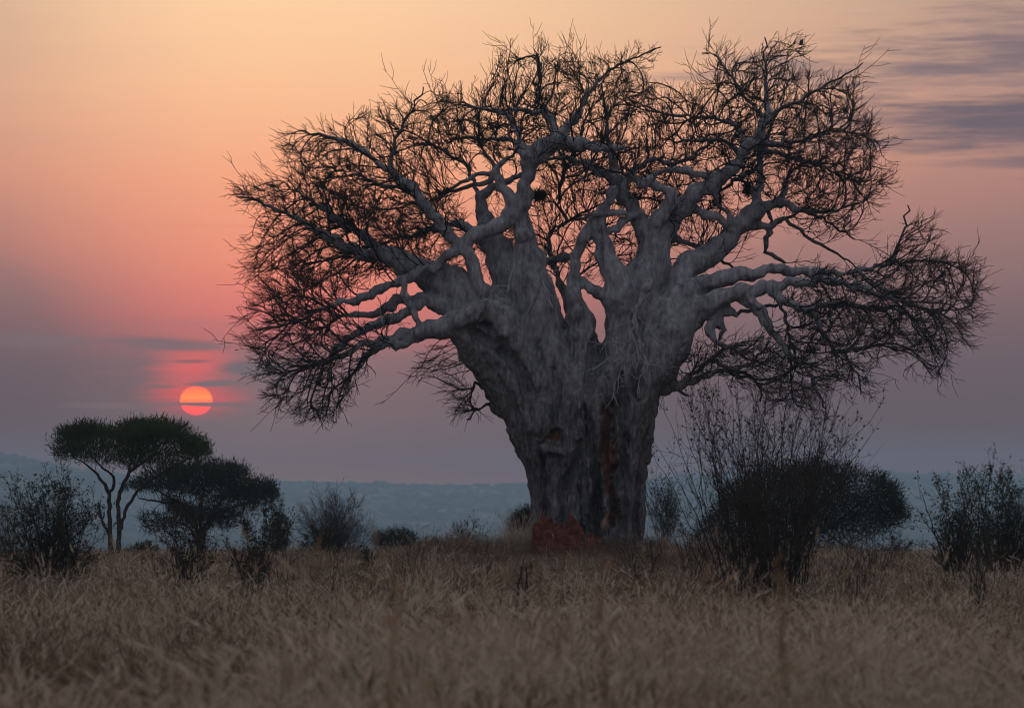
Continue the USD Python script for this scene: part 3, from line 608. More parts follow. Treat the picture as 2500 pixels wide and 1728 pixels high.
# the long open scar down the front, and the torn bark round the smaller wounds
def wound(v, n, cx, cy, wx, wy, depth, seed, rim=.05):
    """a hollow in the front face at pixel (cx, cy), half size (wx, wy) pixels"""
    px = v[:, 0] / v[:, 1] * F + PW / 2; py = HORIZON - (v[:, 2] - EYE) / v[:, 1] * F
    rag = (meshkit.fbm(np.column_stack([v[:, 0] * 3, v[:, 2] * 1.6, 0 * v[:, 0] + seed]), 4, seed) - .5) * 1.1
    d = ((np.abs((px - cx) / wx)) ** 2.6 + (np.abs((py - cy) / wy)) ** 2.6) ** (1 / 2.6) + 1.7 * rag
    front = (n[:, 1] < .1) & istrunk
    inside = smooth01(1.05, .72, d) * front; edge = np.exp(-((d - 1.15) / .16) ** 2) * front
    return inside * depth, edge * rim, inside
scar = np.zeros(len(tv))
for w in [(1486, 1120, 18, 150, .34, 3), (1500, 1240, 13, 90, .10, 7), (1340, 1064, 24, 17, .16, 5), (1548, 1250, 14, 90, .10, 9), (1424, 1170, 10, 150, .22, 13), (1462, 1285, 8, 110, .30, 15), (1520, 1120, 12, 60, .06, 17)]:
    hollow, rim, ins = wound(tv, tn, *w[:5], w[5])
    tv[:, 1] += hollow - rim
    if w[5] in (3, 5): scar = np.maximum(scar, ins)
tn = normals_of(tv, tf)
WOODRED = scar

# materials of the baobab: grey skin on the trunk and big limbs, dark twigs; thin limbs carry their back-lit darkness as colour
def bark_material(name, pale, dark, red):
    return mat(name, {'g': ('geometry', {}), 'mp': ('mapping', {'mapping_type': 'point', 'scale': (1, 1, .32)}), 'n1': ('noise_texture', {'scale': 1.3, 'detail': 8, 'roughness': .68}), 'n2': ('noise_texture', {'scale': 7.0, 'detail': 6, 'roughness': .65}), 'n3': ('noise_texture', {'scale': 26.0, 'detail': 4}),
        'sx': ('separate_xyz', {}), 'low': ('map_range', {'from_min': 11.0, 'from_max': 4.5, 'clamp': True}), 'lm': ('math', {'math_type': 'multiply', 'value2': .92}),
        'mixn': ('math', {'math_type': 'multiply_add', 'value2': .5}), 'half': ('math', {'math_type': 'multiply', 'value2': .5}),
        'c': ('rgb_ramp', {'ramp': [(.36, dark), (.47, tuple(.5 * (np.array(pale) + dark))), (.58, pale), (.70, tuple(np.array(pale) * 1.4))]}),
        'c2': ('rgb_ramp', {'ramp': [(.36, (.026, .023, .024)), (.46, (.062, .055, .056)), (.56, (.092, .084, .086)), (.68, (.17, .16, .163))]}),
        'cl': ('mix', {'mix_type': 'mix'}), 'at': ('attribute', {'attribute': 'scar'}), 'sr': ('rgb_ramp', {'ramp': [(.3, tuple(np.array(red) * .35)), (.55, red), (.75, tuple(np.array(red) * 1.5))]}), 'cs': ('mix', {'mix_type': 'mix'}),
        'ay': ('attribute', {'attribute': 'backlit_tone'}), 'cy': ('mix', {'mix_type': 'mix', 'color2': (.022, .019, .019)}),
        'b': ('bump', {'strength': 1.0, 'distance': .10}), 'b2': ('bump', {'strength': .8, 'distance': .03}), 'p': ('principled_bsdf', {'roughness': .85, 'specular_ior_level': .2})},
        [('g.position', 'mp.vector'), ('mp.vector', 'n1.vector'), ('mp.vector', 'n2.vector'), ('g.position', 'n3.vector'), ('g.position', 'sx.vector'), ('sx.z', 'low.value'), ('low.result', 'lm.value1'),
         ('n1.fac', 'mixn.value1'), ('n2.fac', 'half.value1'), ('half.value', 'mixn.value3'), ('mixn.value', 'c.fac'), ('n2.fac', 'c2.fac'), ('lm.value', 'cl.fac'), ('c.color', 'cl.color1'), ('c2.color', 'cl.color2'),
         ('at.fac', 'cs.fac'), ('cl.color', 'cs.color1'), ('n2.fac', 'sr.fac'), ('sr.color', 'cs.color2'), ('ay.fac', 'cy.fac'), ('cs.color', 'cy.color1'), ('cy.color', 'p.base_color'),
         ('n2.fac', 'b.height'), ('n3.fac', 'b2.height'), ('b.normal', 'b2.normal'), ('b2.normal', 'p.normal')])
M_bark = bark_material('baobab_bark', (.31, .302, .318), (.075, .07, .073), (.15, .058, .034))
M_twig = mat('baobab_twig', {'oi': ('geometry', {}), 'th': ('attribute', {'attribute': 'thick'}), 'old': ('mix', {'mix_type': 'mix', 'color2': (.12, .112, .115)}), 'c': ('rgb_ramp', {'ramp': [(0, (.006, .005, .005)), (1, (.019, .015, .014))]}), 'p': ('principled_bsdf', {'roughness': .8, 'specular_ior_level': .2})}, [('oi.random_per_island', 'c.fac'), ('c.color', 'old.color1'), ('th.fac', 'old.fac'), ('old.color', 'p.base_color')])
M_twig_pale = mat('baobab_twig_dead', {'oi': ('geometry', {}), 'c': ('rgb_ramp', {'ramp': [(0, (.26, .25, .25)), (1, (.46, .44, .44))]}), 'p': ('principled_bsdf', {'roughness': .8, 'specular_ior_level': .2})}, [('oi.random_per_island', 'c.fac'), ('c.color', 'p.base_color')])

def floatvar(prim, name, vals):
    UsdGeom.PrimvarsAPI(prim).CreatePrimvar(name, Sdf.ValueTypeNames.FloatArray, 'vertex').Set(Vt.FloatArray.FromNumpy(np.asarray(vals, np.float32)))

# the crown's volume: outlines as the photograph shows them, with a depth and a thickness each: (depth, spread, targets, outline)
LOBES = [
    (-.4, 1.5, 860, [(672, 328), (760, 300), (830, 280), (880, 250), (960, 250), (1035, 205), (1078, 212), (1050, 300), (1120, 420), (1150, 560), (1000, 620), (900, 600), (790, 480), (700, 420)]),
    (.7, 1.6, 1150, [(540, 470), (620, 428), (700, 430), (800, 440), (900, 520), (1000, 640), (900, 720), (760, 760), (660, 740), (575, 660), (620, 630), (555, 572), (640, 560)]),
    (-2.3, 1.3, 960, [(592, 728), (700, 740), (850, 740), (1000, 780), (1010, 840), (930, 920), (862, 1035), (800, 1045), (740, 1035), (660, 990), (615, 920), (590, 850), (592, 790)]),
    (0, .8, 200, [(1000, 850), (1100, 800), (1180, 880), (1212, 985), (1190, 1065), (1140, 1060), (1110, 1010), (1090, 960), (1000, 930)]),
    (1.3, 1.9, 1750, [(1070, 300), (1085, 215), (1180, 185), (1200, 145), (1310, 118), (1440, 120), (1520, 128), (1620, 112), (1560, 160), (1630, 215), (1690, 228), (1720, 330), (1680, 420), (1560, 450), (1400, 440), (1200, 440), (1100, 420)]),
    (1.3, 1.8, 1800, [(1685, 240), (1718, 124), (1800, 128), (1868, 84), (1960, 113), (2005, 112), (1960, 200), (2110, 156), (2120, 250), (2150, 300), (2185, 345), (2165, 390), (2185, 470), (2140, 530), (2060, 600), (1950, 600), (1880, 560), (1840, 480), (1760, 400), (1680, 350)]),
    (-1.3, 1.6, 1550, [(1950, 625), (2100, 640), (2180, 560), (2222, 485), (2262, 520), (2295, 600), (2350, 598), (2405, 665), (2395, 750), (2375, 845), (2330, 885), (2310, 935), (2260, 960), (2190, 900), (2140, 900), (2110, 985), (2000, 950), (1960, 880), (1900, 800), (1860, 730)]),
    (-1.2, 1.2, 640, [(1620, 870), (1700, 800), (1780, 790), (1880, 800), (1960, 900), (2030, 1005), (1900, 1015), (1800, 970), (1700, 955), (1640, 970)]),
    (2.0, 1.3, 700, [(1200, 480), (1400, 440), (1600, 450), (1800, 500), (1880, 640), (1750, 660), (1600, 700), (1300, 720), (1150, 650)]),
    (1.7, 1.0, 480, [(1400, 370), (1800, 370), (1860, 520), (1600, 570), (1500, 560), (1330, 470)]),
    (1.8, 1.2, 420, [(860, 560), (1150, 480), (1200, 600), (1150, 690), (1000, 700), (860, 700)]),
]
from shapely.geometry import Polygon, Point
import shapely
rg = np.random.default_rng(23)
CROWN = shapely.union_all([Polygon(L[3]).buffer(12) for L in LOBES]).buffer(-42)
targets = []
for dep, spread, n, poly in LOBES:
    pg = Polygon(poly).buffer(8).intersection(CROWN); x0, y0, x1, y1 = pg.bounds
    pts = np.column_stack([rg.uniform(x0, x1, n * 4), rg.uniform(y0, y1, n * 4)])
    ok = shapely.contains_xy(pg, pts[:, 0], pts[:, 1]); pts = pts[ok][:n]
    edge = np.array([CROWN.boundary.distance(Point(p)) for p in pts])
    dz = np.clip(rg.normal(0, spread, len(pts)), -2 * spread, 2 * spread) * (.35 + .65 * np.clip(edge / 90, 0, 1))
    targets.append(np.array([at(px, py, TREE_Y + dep + d) for (px, py), d in zip(pts, dz)]))
targets = np.concatenate(targets)
seeds, sown, sdir, srad = [], [], [], []
for k, Q in enumerate(LIMB_PTS):
    m = (Q[:, 3] < .24) & (np.arange(len(Q)) > 2)
    seeds.append(Q[m, :3]); sown.append(np.full(m.sum(), k)); srad.append(Q[m, 3])
    dd = np.gradient(Q[:, :3], axis=0); dd /= np.linalg.norm(dd, axis=1, keepdims=True); sdir.append(dd[m])
seeds, sown, sdir, srad = map(np.concatenate, (seeds, sown, sdir, srad))
ns = len(seeds)
HEART = at(1440, 880, TREE_Y)
N, Pa, Ow, Di = colonize(seeds, np.full(ns, -1), sown, targets, 4.0, .37, .22, 150, rg, dirs=sdir, inertia=1.0, jitter=.12, pull=(HEART, .45))
ch, ends, rr = chains_of(N, Pa, Ow, ns, .0165, power=2.2, cap=.10)
# the young wood: shoots fan out from the branches like the bones of a feather, each with a few spurs of its own
OUT = (N - HEART) / np.linalg.norm(N - HEART, axis=1, keepdims=True)
def shoot(j, d0, L, r0, rg, spurs, steps=5, p0=None, curl=.06):
    d = d0 / np.linalg.norm(d0); p = N[j].copy() if p0 is None else p0.copy(); P = [p]
    toward = OUT[j] * .06 + [0, 0, .03] + rg.normal(0, curl, 3)
    for s in range(steps):
        d = d + toward + rg.normal(0, .09, 3); d /= np.linalg.norm(d); p = p + d * L / steps * rg.uniform(.8, 1.2); P.append(p)
        if s < steps - 1 and rg.random() < spurs / steps:
            a = rg.normal(0, 1, 3); a -= d * (a @ d); a /= np.linalg.norm(a); e = d * math.cos(.75) + a * math.sin(.75); l = L * rg.uniform(.22, .5)
            q1 = p + e * l * .5; q2 = q1 + (e + .3 * OUT[j] + rg.normal(0, .18, 3)) * l * .5
            out_sh.append((j, np.array([p, q1, q2]), np.array([r0 * .8, r0 * .7, .0065])))
    out_sh.append((j, np.array(P), np.linspace(r0, .0068, len(P))))
out_sh = []
for j in ends:
    for k in range(rg.integers(2, 4)): shoot(j, Di[j] + .25 * OUT[j] + rg.normal(0, .30, 3), rg.uniform(.3, .85), .012, rg, 2.6)
    if rg.random() < .15: shoot(j, .8 * Di[j] + .7 * OUT[j] + rg.normal(0, .15, 3), rg.uniform(.9, 1.9), .0135, rg, 5, steps=9)
for j in range(ns, len(N)):
    if rr[j] > .06: continue
    for k in range(rg.poisson(1.02)):
        a = rg.normal(0, 1, 3); a -= Di[j] * (a @ Di[j]); a /= np.linalg.norm(a); th = rg.normal(.72, .2)
        shoot(j, Di[j] * math.cos(th) + a * math.sin(th) + .15 * OUT[j], rg.uniform(.3, 1.0), .0115, rg, 2.2)
for j, P, R in out_sh: ch.setdefault(int(Ow[j]), []).append((P, R))
# pale dead twigs drooping before the trunk
pale = {}
hang = [k for k, L in enumerate(LIMBS) if L[2][0][:2] in ((1585, 690), (1548, 775), (1290, 765), (1215, 728), (1500, 770), (1240, 640))]
for k in hang:
    Q = LIMB_PTS[k]
    for j in range(3, len(Q)):
        for _ in range(int(rg.random() < .75)):
            d = np.array([rg.normal(0, 1), -.5 + rg.normal(0, .3), rg.normal(-.2, .6)]); d /= np.linalg.norm(d)
            p = Q[j, :3].copy(); P = [p]; L = rg.uniform(.5, 1.5)
            for s in range(6):
                d = d + rg.normal(0, .22, 3) + [0, 0, -.16]; d /= np.linalg.norm(d); p = p + d * L / 6; P.append(p)
                if rg.random() < .45:
                    e = d + rg.normal(0, .6, 3); e /= np.linalg.norm(e); l = rg.uniform(.15, .5)
                    pale.setdefault(k, []).append((np.array([p, p + e * l * .5, p + e * l + [0, 0, -.05]]), np.array([.011, .009, .007])))
            pale.setdefault(k, []).append((np.array(P), np.linspace(.014, .007, 7)))

base = at(1432, 1340, TREE_Y)
tree = thing('baobab_tree', 'huge leafless grey baobab with a swollen trunk and wide bare crown', 'tree', base)
off = -np.array(base)
ow_f = towner[tf[:, 0]]
def submesh(mask):
    f = tf[mask]; used, inv = np.unique(f, return_inverse=True)
    return used, inv.reshape(-1, 3)
used, f = submesh(ow_f <= 0)
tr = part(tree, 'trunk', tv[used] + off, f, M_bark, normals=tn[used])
floatvar(tr, 'scar', WOODRED[used]); floatvar(tr, 'backlit_tone', np.zeros(len(used)))
limb_prims = {}
for k, Q in enumerate(LIMB_PTS):
    used, f = submesh(ow_f == k + 1)
    V_, F_, N_, Y_ = tv[used], f, tn[used], np.zeros(len(used))
    start = np.argmax(Q[:, 3] < THICK) if (Q[:, 3] < THICK).any() else len(Q)
    if start < len(Q) - 1:
        s0 = max(start - 1, 0); Pq, Rq = Q[s0:, :3].copy(), Q[s0:, 3].copy()
        Rq = Rq * (1 + .10 * np.random.default_rng(k).normal(0, 1, len(Rq))); Rq = np.clip(Rq, .012, None)
        a, b = tubes([(Pq, Rq)])
        rad = np.repeat(Rq, len(a) // len(Rq))
        V_ = np.concatenate([V_, a]); F_ = np.concatenate([F_, b + len(used)]); N_ = np.concatenate([N_, normals_of(a, b)]); Y_ = np.concatenate([Y_, smooth01(.13, .025, rad) * (0 if k in hang else 1)])  # thinner limb ends are painted darker, as if seen against the light
    if not len(F_): continue
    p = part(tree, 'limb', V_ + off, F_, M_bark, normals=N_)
    floatvar(p, 'scar', np.zeros(len(V_))); floatvar(p, 'backlit_tone', Y_)
    limb_prims[k] = p
for k, c in ch.items():
    if k in limb_prims:
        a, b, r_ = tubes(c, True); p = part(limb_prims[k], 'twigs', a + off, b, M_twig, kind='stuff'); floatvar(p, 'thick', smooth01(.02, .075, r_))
for k, c in pale.items():
    a, b = tubes(c); part(limb_prims[k], 'dead_twigs', a + off, b, M_twig_pale, kind='stuff')
print('baobab: skin', len(tf), 'nodes', len(N) - ns, 'chains', sum(map(len, ch.values())), 'tris', sum(len(tubes(c)[1]) for c in ch.values()))

# ------------------------------------------------------------------ materials of the other plants
def leaf_material(name, cols, trans=.25, pos_scale=1.3):
    return mat(name, {'g': ('geometry', {}), 'n': ('noise_texture', {'scale': pos_scale, 'detail': 3}), 'a': ('math', {'math_type': 'multiply_add', 'value2': .45}), 'h': ('math', {'math_type': 'multiply', 'value2': .55}),
        'c': ('rgb_ramp', {'ramp': [(.22, cols[0]), (.5, cols[1]), (.8, cols[2])]}), 'p': ('principled_bsdf', {'roughness': .7, 'specular_ior_level': .2}), 't': ('translucent_bsdf', {}), 'm': ('mix_closure', {'fac': trans})},
        [('g.position', 'n.vector'), ('g.random_per_island', 'a.value1'), ('n.fac', 'h.value1'), ('h.value', 'a.value3'), ('a.value', 'c.fac'), ('c.color', 'p.base_color'), ('c.color', 't.color'), ('p.BSDF', 'm.closure1'), ('t.BSDF', 'm.closure2')], surface='m.closure')
def wood_material(name, lo, hi):
    return mat(name, {'g': ('geometry', {}), 'n': ('noise_texture', {'scale': 6.0, 'detail': 5}), 'c': ('rgb_ramp', {'ramp': [(.3, lo), (.7, hi)]}), 'b': ('bump', {'strength': .5, 'distance': .02}), 'p': ('principled_bsdf', {'roughness': .9, 'specular_ior_level': .15})},
        [('g.position', 'n.vector'), ('n.fac', 'c.fac'), ('c.color', 'p.base_color'), ('n.fac', 'b.height'), ('b.normal', 'p.normal')])
M_acacia = leaf_material('acacia_leaf', [(.024, .038, .011), (.055, .085, .022), (.10, .14, .038)], .2, .9)
M_thorn = leaf_material('thorn_leaf', [(.018, .022, .014), (.033, .039, .022), (.055, .062, .034)], .15, .9)
M_shrubleaf = leaf_material('shrub_leaf', [(.016, .024, .010), (.032, .044, .017), (.06, .068, .028)], .3, 2.0)
M_dryleaf = leaf_material('dry_leaf', [(.022, .016, .010), (.045, .032, .020), (.075, .055, .030)], .25, 2.0)
M_wood = wood_material('acacia_wood', (.020, .016, .013), (.055, .044, .036))
M_greywood = wood_material('grey_wood', (.040, .034, .034), (.095, .085, .085))
M_stem = wood_material('shrub_stem', (.016, .012, .010), (.050, .038, .032))

def leaves_mesh(P, D, L, W, rg):
    """diamond leaves from the points P along D; length L, width W (arrays)"""
    n = len(P); D = D / np.maximum(np.linalg.norm(D, axis=1, keepdims=True), 1e-9)
    S = np.cross(D, rg.normal(0, 1, (n, 3))); S /= np.maximum(np.linalg.norm(S, axis=1, keepdims=True), 1e-9)
    L, W = np.broadcast_to(L, n)[:, None], np.broadcast_to(W, n)[:, None]
    up = np.cross(S, D)
    v = np.stack([P, P + D * L * .5 + S * W * .5, P + D * L + up * L * .12, P + D * L * .5 - S * W * .5], 1).reshape(-1, 3)
    i = np.arange(n)[:, None] * 4
    return v, np.concatenate([i + [0, 1, 2], i + [0, 2, 3]])

def in_outline(poly, n, rg):
    pg = Polygon(poly); x0, y0, x1, y1 = pg.bounds
    p = np.column_stack([rg.uniform(x0, x1, n * 6), rg.uniform(y0, y1, n * 6)])
    return p[shapely.contains_xy(pg, p[:, 0], p[:, 1])][:n]

def umbrella_tree(name, label, Y, stems, outlines, seed, leafmat, woodmat, n_leaf, base_px, leaf_len=.22, group=None, up=.55, targets_n=900, depth_f=.42, branch_tip=.012):
    """a flat-crowned thorn tree: traced trunks, colonised branches, feathery crown of small leaves"""
    rg = np.random.default_rng(seed)
    b = at(*base_px, Y); b[2] = ground_z(b[0], Y)
    t = thing(name, label, 'tree', b, group=group)
    # targets: the crown is about as deep as it is wide, thinner towards its rim
    T_, crown = [], []
    tot = sum(Polygon(o).area for o in outlines)
    for o in outlines:
        pg = Polygon(o); x0, y0, x1, y1 = pg.bounds; half = (x1 - x0) / 2 / F * Y
        def fill(n):
            p = in_outline(o, n, rg)
            u = np.clip((p[:, 0] - (x0 + x1) / 2) / ((x1 - x0) / 2), -1, 1)
            d = rg.uniform(-1, 1, len(p)) * np.sqrt(1 - .9 * u * u) * half * depth_f * 2
            lift = -(d / (half * depth_f * 2)) ** 2 * .18 * (y1 - y0) * -1
            return np.array([at(px, py + l, Y + dd) for (px, py), dd, l in zip(p, d, lift)])
        share = pg.area / tot
        T_.append(fill(int(targets_n * share))); c_ = fill(int(n_leaf * share * 1.5)); low_ = np.clip((HORIZON - (c_[:, 2] - EYE) / c_[:, 1] * F - y0) / (y1 - y0), 0, 1); crown.append(c_[rg.random(len(c_)) < np.clip(1.3 - .9 * low_, .2, 1)])
    T_, crown = np.concatenate(T_), np.concatenate(crown)
    S, own, dirs, parts = [], [], [], []
    for k, (d0, d1, P) in enumerate(stems):
        P = np.array(P, float); s = np.linspace(0, 1, len(P))
        W = np.array([at(x, y, Y + d0 + (d1 - d0) * q) for (x, y, _), q in zip(P, s)])
        Q = spline(np.column_stack([W, P[:, 2] * Y / F]), .2); Q[1:-1, :3] += rg.normal(0, .018, (len(Q) - 2, 3))
        parts.append(Q); h = int(len(Q) * .35)
        S.append(Q[h:, :3]); own.append(np.full(len(Q) - h, k)); dd = np.gradient(Q[:, :3], axis=0); dirs.append((dd / np.linalg.norm(dd, axis=1, keepdims=True))[h:])
    S, own, dirs = np.concatenate(S), np.concatenate(own), np.concatenate(dirs)
    N, Pa, Ow, Di = colonize(S, np.full(len(S), -1), own, T_, 6.0, .42, .24, 90, rg, dirs=dirs, inertia=.5, jitter=.2, pull=(b + [0, 0, -3.0], .25))
    ch, ends, rr = chains_of(N, Pa, Ow, len(S), branch_tip, power=2.25, cap=.07)
    off = -np.array(b)
    for k, Q in enumerate(parts):
        R = np.clip(Q[:, 3] * (1 + .06 * rg.normal(0, 1, len(Q))), .01, None)
        v, f = tubes([(Q[:, :3], R)])
        p = part(t, 'trunk' if Q[0, 2] < b[2] + .25 else 'limb', v + off, f, woodmat, smooth=True)
        if k in ch:
            v, f = tubes(ch[k]); part(p, 'twigs', v + off, f, woodmat, kind='stuff')
    # crown: sprays of fine leaves gathered round the branch ends, leaning up and out, in clumps with gaps between
    tree_ = cKDTree(N[ends]); d, i = tree_.query(crown)
    clump = meshkit.fbm(crown * [1.1, 1.1, 1.6] + seed, 3, seed)
    keep = (clump > .485) | (d < .16); crown = crown[keep]; i = i[keep]
    P = N[ends][i] + (crown - N[ends][i]) * np.minimum(1, .9 / np.maximum(d[keep], 1e-6))[:, None]
    P = P + rg.normal(0, .13, P.shape)
    D_ = rg.normal(0, .55, P.shape) + [0, 0, up] + .35 * (P - (b + [0, 0, 3])) / np.maximum(np.linalg.norm(P - (b + [0, 0, 3]), axis=1, keepdims=True), 1e-6)
    L = leaf_len * rg.uniform(.6, 1.7, len(P))
    v, f = leaves_mesh(P, D_, L, L * rg.uniform(.07, .15, len(P)), rg)
    part(t, 'crown', v + off, f, leafmat, kind='stuff')
    return t

A1 = [(121, 1068), (145, 1050), (222, 1033), (256, 1036), (277, 1043), (329, 1027), (381, 1027), (450, 1040), (481, 1060), (506, 1084), (512, 1112), (485, 1119), (433, 1122), (364, 1138), (312, 1138), (242, 1120), (173, 1113), (140, 1117), (131, 1094)]
umbrella_tree('umbrella_acacia', 'tall two stemmed umbrella acacia with a flat green crown beneath the setting sun', 146.0,
    [(0, .2, [(271, 1350, 7), (268, 1300, 6), (267, 1222, 5.5), (263, 1200, 5), (250, 1175, 4), (230, 1150, 3), (205, 1130, 2), (175, 1112, 1.2)]), (0, -1.0, [(264, 1203, 4.5), (277, 1188, 4), (277, 1164, 3.5), (264, 1152, 3), (245, 1135, 2.2), (225, 1115, 1.4)]),
     (-.3, 1.0, [(288, 1352, 7), (291, 1292, 6), (288, 1233, 5.5), (294, 1202, 5), (312, 1160, 4.5), (329, 1143, 3.5), (360, 1122, 2.2), (395, 1100, 1.4)]), (-.3, -1.3, [(292, 1300, 5), (297, 1280, 4.5), (308, 1240, 4.5), (326, 1212, 4), (348, 1188, 4), (385, 1162, 3.5), (435, 1134, 2.5), (475, 1112, 1.5)]),
     (0, .8, [(312, 1160, 3.5), (318, 1135, 3), (322, 1110, 2), (318, 1080, 1.2)]), (0, -.3, [(267, 1305, 4), (256, 1284, 3.6), (249, 1272, 3.4), (243, 1245, 3), (239, 1226, 2.6)]), (0, 0, [(250, 1268, 2.4), (253, 1258, 2), (254, 1248, 1.6)])],
    [A1], 101, M_acacia, M_wood, 32000, (279, 1344))
A2 = [(300, 1190), (346, 1166), (381, 1146), (433, 1129), (502, 1127), (572, 1131), (624, 1153), (665, 1181), (679, 1215), (658, 1234), (606, 1246), (554, 1252), (520, 1238), (485, 1212), (433, 1197), (381, 1192)]
A2b = [(346, 1262), (380, 1250), (430, 1258), (450, 1275), (410, 1285), (370, 1300), (352, 1290)]
A2c = [(400, 1215), (470, 1230), (560, 1250), (610, 1262), (560, 1288), (500, 1278), (430, 1262)]
umbrella_tree('umbrella_acacia', 'lower spreading umbrella acacia with a dark dome crown right of the tall one', 158.0,
    [(0, -1.2, [(484, 1352, 6), (482, 1300, 5), (450, 1257, 4), (409, 1229, 3), (372, 1222, 2.4), (340, 1216, 1.5)]), (0, 1.4, [(485, 1352, 6), (484, 1300, 5), (461, 1243, 4), (416, 1215, 3), (381, 1196, 1.8)]), (0, .6, [(488, 1352, 6), (489, 1290, 5), (489, 1250, 4.5), (495, 1205, 3), (505, 1165, 1.8)]),
     (0, -1.4, [(490, 1352, 5), (494, 1300, 5), (516, 1257, 4), (540, 1222, 3), (580, 1185, 1.8)]), (0, 1.6, [(492, 1352, 5), (500, 1302, 4.5), (530, 1257, 3.5), (572, 1237, 2.6), (625, 1220, 1.6)]), (-.4, -2.4, [(484, 1330, 4), (465, 1290, 3), (430, 1274, 2.2), (385, 1268, 1.5)])],
    [A2, A2b, A2c], 102, M_thorn, M_wood, 30000, (488, 1340))
A3 = [(1680, 1345), (1695, 1310), (1718, 1266), (1755, 1240), (1765, 1199), (1797, 1175), (1875, 1138), (1974, 1122), (2072, 1133), (2143, 1153), (2186, 1188), (2210, 1238), (2212, 1268), (2150, 1298), (2050, 1308), (2140, 1350), (1950, 1352), (1850, 1352), (1760, 1350)]
umbrella_tree('round_thorn_tree', 'dense dark round topped thorn tree behind the tall bare shrub', 126.0,
    [(0, 1.5, [(1935, 1352, 9), (1930, 1310, 7), (1880, 1260, 5), (1820, 1220, 3)]), (0, -1.5, [(1950, 1352, 9), (1955, 1300, 7), (1990, 1240, 5), (2060, 1180, 3)]), (0, 0, [(1945, 1352, 8), (1945, 1290, 6), (1930, 1220, 4), (1925, 1160, 2)]), (0, 2, [(1960, 1352, 7), (1980, 1310, 6), (2060, 1270, 4), (2140, 1240, 2.5)]), (0, -2, [(1930, 1352, 7), (1900, 1320, 5), (1840, 1300, 3.5), (1760, 1290, 2)])],
    [A3], 103, M_thorn, M_wood, 42000, (1945, 1345), leaf_len=.20, targets_n=1500, up=.45)
A4 = [(914, 1318), (925, 1300), (960, 1292), (990, 1293), (1008, 1305), (1014, 1325), (1006, 1340), (930, 1342)]
umbrella_tree('small_thorn_tree', 'small dark flat topped tree beside the round grey bush', 150.0, [(0, .3, [(965, 1356, 3.5), (962, 1335, 3), (950, 1318, 2)]), (0, -.3, [(968, 1356, 3.5), (975, 1332, 2.6), (990, 1312, 1.6)])], [A4], 104, M_thorn, M_wood, 9000, (967, 1350), targets_n=200, leaf_len=.14)
A5 = [(1243, 1300), (1250, 1268), (1266, 1248), (1290, 1240), (1318, 1238), (1340, 1260), (1340, 1325), (1260, 1330), (1236, 1322)]
umbrella_tree('dark_thorn_bush', 'dark rounded bush growing behind the left foot of the baobab', 127.0, [(0, .4, [(1290, 1356, 4), (1288, 1320, 3), (1275, 1285, 2)]), (0, -.4, [(1300, 1356, 4), (1305, 1315, 3), (1312, 1270, 2)])], [A5], 105, M_thorn, M_wood, 16000, (1295, 1350), targets_n=350, leaf_len=.12)

# ------------------------------------------------------------------ the red termite mound against the trunk
def mound():
    Y = 112.55
    gg = Sdf_grid(at(1270, 1370, Y) - [0, 1.3, .3], at(1505, 1240, Y) + [0, 1.5, .1], .035)
    for (tx, ty, bx, d, rt, rb) in [(1312, 1282, 1318, 0, 9, 27), (1327, 1262, 1334, .2, 6, 26), (1340, 1270, 1346, .05, 8, 28), (1366, 1284, 1366, -.2, 11, 30), (1394, 1260, 1390, .15, 6, 28), (1402, 1274, 1404, -.05, 9, 28), (1416, 1296, 1420, -.25, 9, 24),
                                (1444, 1310, 1442, 0, 9, 24), (1464, 1314, 1460, .1, 7, 18), (1372, 1306, 1370, -.55, 12, 28), (1334, 1308, 1332, -.5, 11, 28), (1395, 1320, 1396, -.6, 10, 24)]:
        gg.add(at(tx, ty, Y + d), at(bx, 1356, Y + d), rt / F * Y, rb / F * Y, 0, .22)
    v, f = surface_nets(gg.D, gg.lo, gg.h); n_ = normals_of(v, f)
    v = v + n_ * ((meshkit.fbm(v * [4, 4, 3.2], 4, 51) - .5) * .13 + (meshkit.fbm(v * 15, 3, 52) - .5) * .035)[:, None]
    m = mat('red_earth', {'g': ('geometry', {}), 'n': ('noise_texture', {'scale': 4.5, 'detail': 8, 'roughness': .65}), 'c': ('rgb_ramp', {'ramp': [(.3, (.035, .010, .008)), (.5, (.085, .026, .018)), (.72, (.17, .06, .038))]}), 'n2': ('noise_texture', {'scale': 22, 'detail': 5}), 'b': ('bump', {'strength': .9, 'distance': .04}), 'p': ('principled_bsdf', {'roughness': 1.0, 'specular_ior_level': .05})},
        [('g.position', 'n.vector'), ('g.position', 'n2.vector'), ('n.fac', 'c.fac'), ('c.color', 'p.base_color'), ('n2.fac', 'b.height'), ('b.normal', 'p.normal')])
    top('termite_mound', v, f, m, 'rust red jagged termite mound at the foot of the baobab', 'termite mound', smooth=True)
mound()

# ------------------------------------------------------------------ shrubs
def on_ground(px, py, lo=20.0, hi=119.0):
    """the point of the ground that the photograph shows at pixel (px, py)"""
    for _ in range(60):
        Y = .5 * (lo + hi); x = (px - PW / 2) / F * Y
        if EYE - ground_z(x, Y) > (py - HORIZON) / F * Y: lo = Y
        else: hi = Y
    Y = .5 * (lo + hi); x = (px - PW / 2) / F * Y
    return np.array([x, Y, float(ground_z(x, Y))])

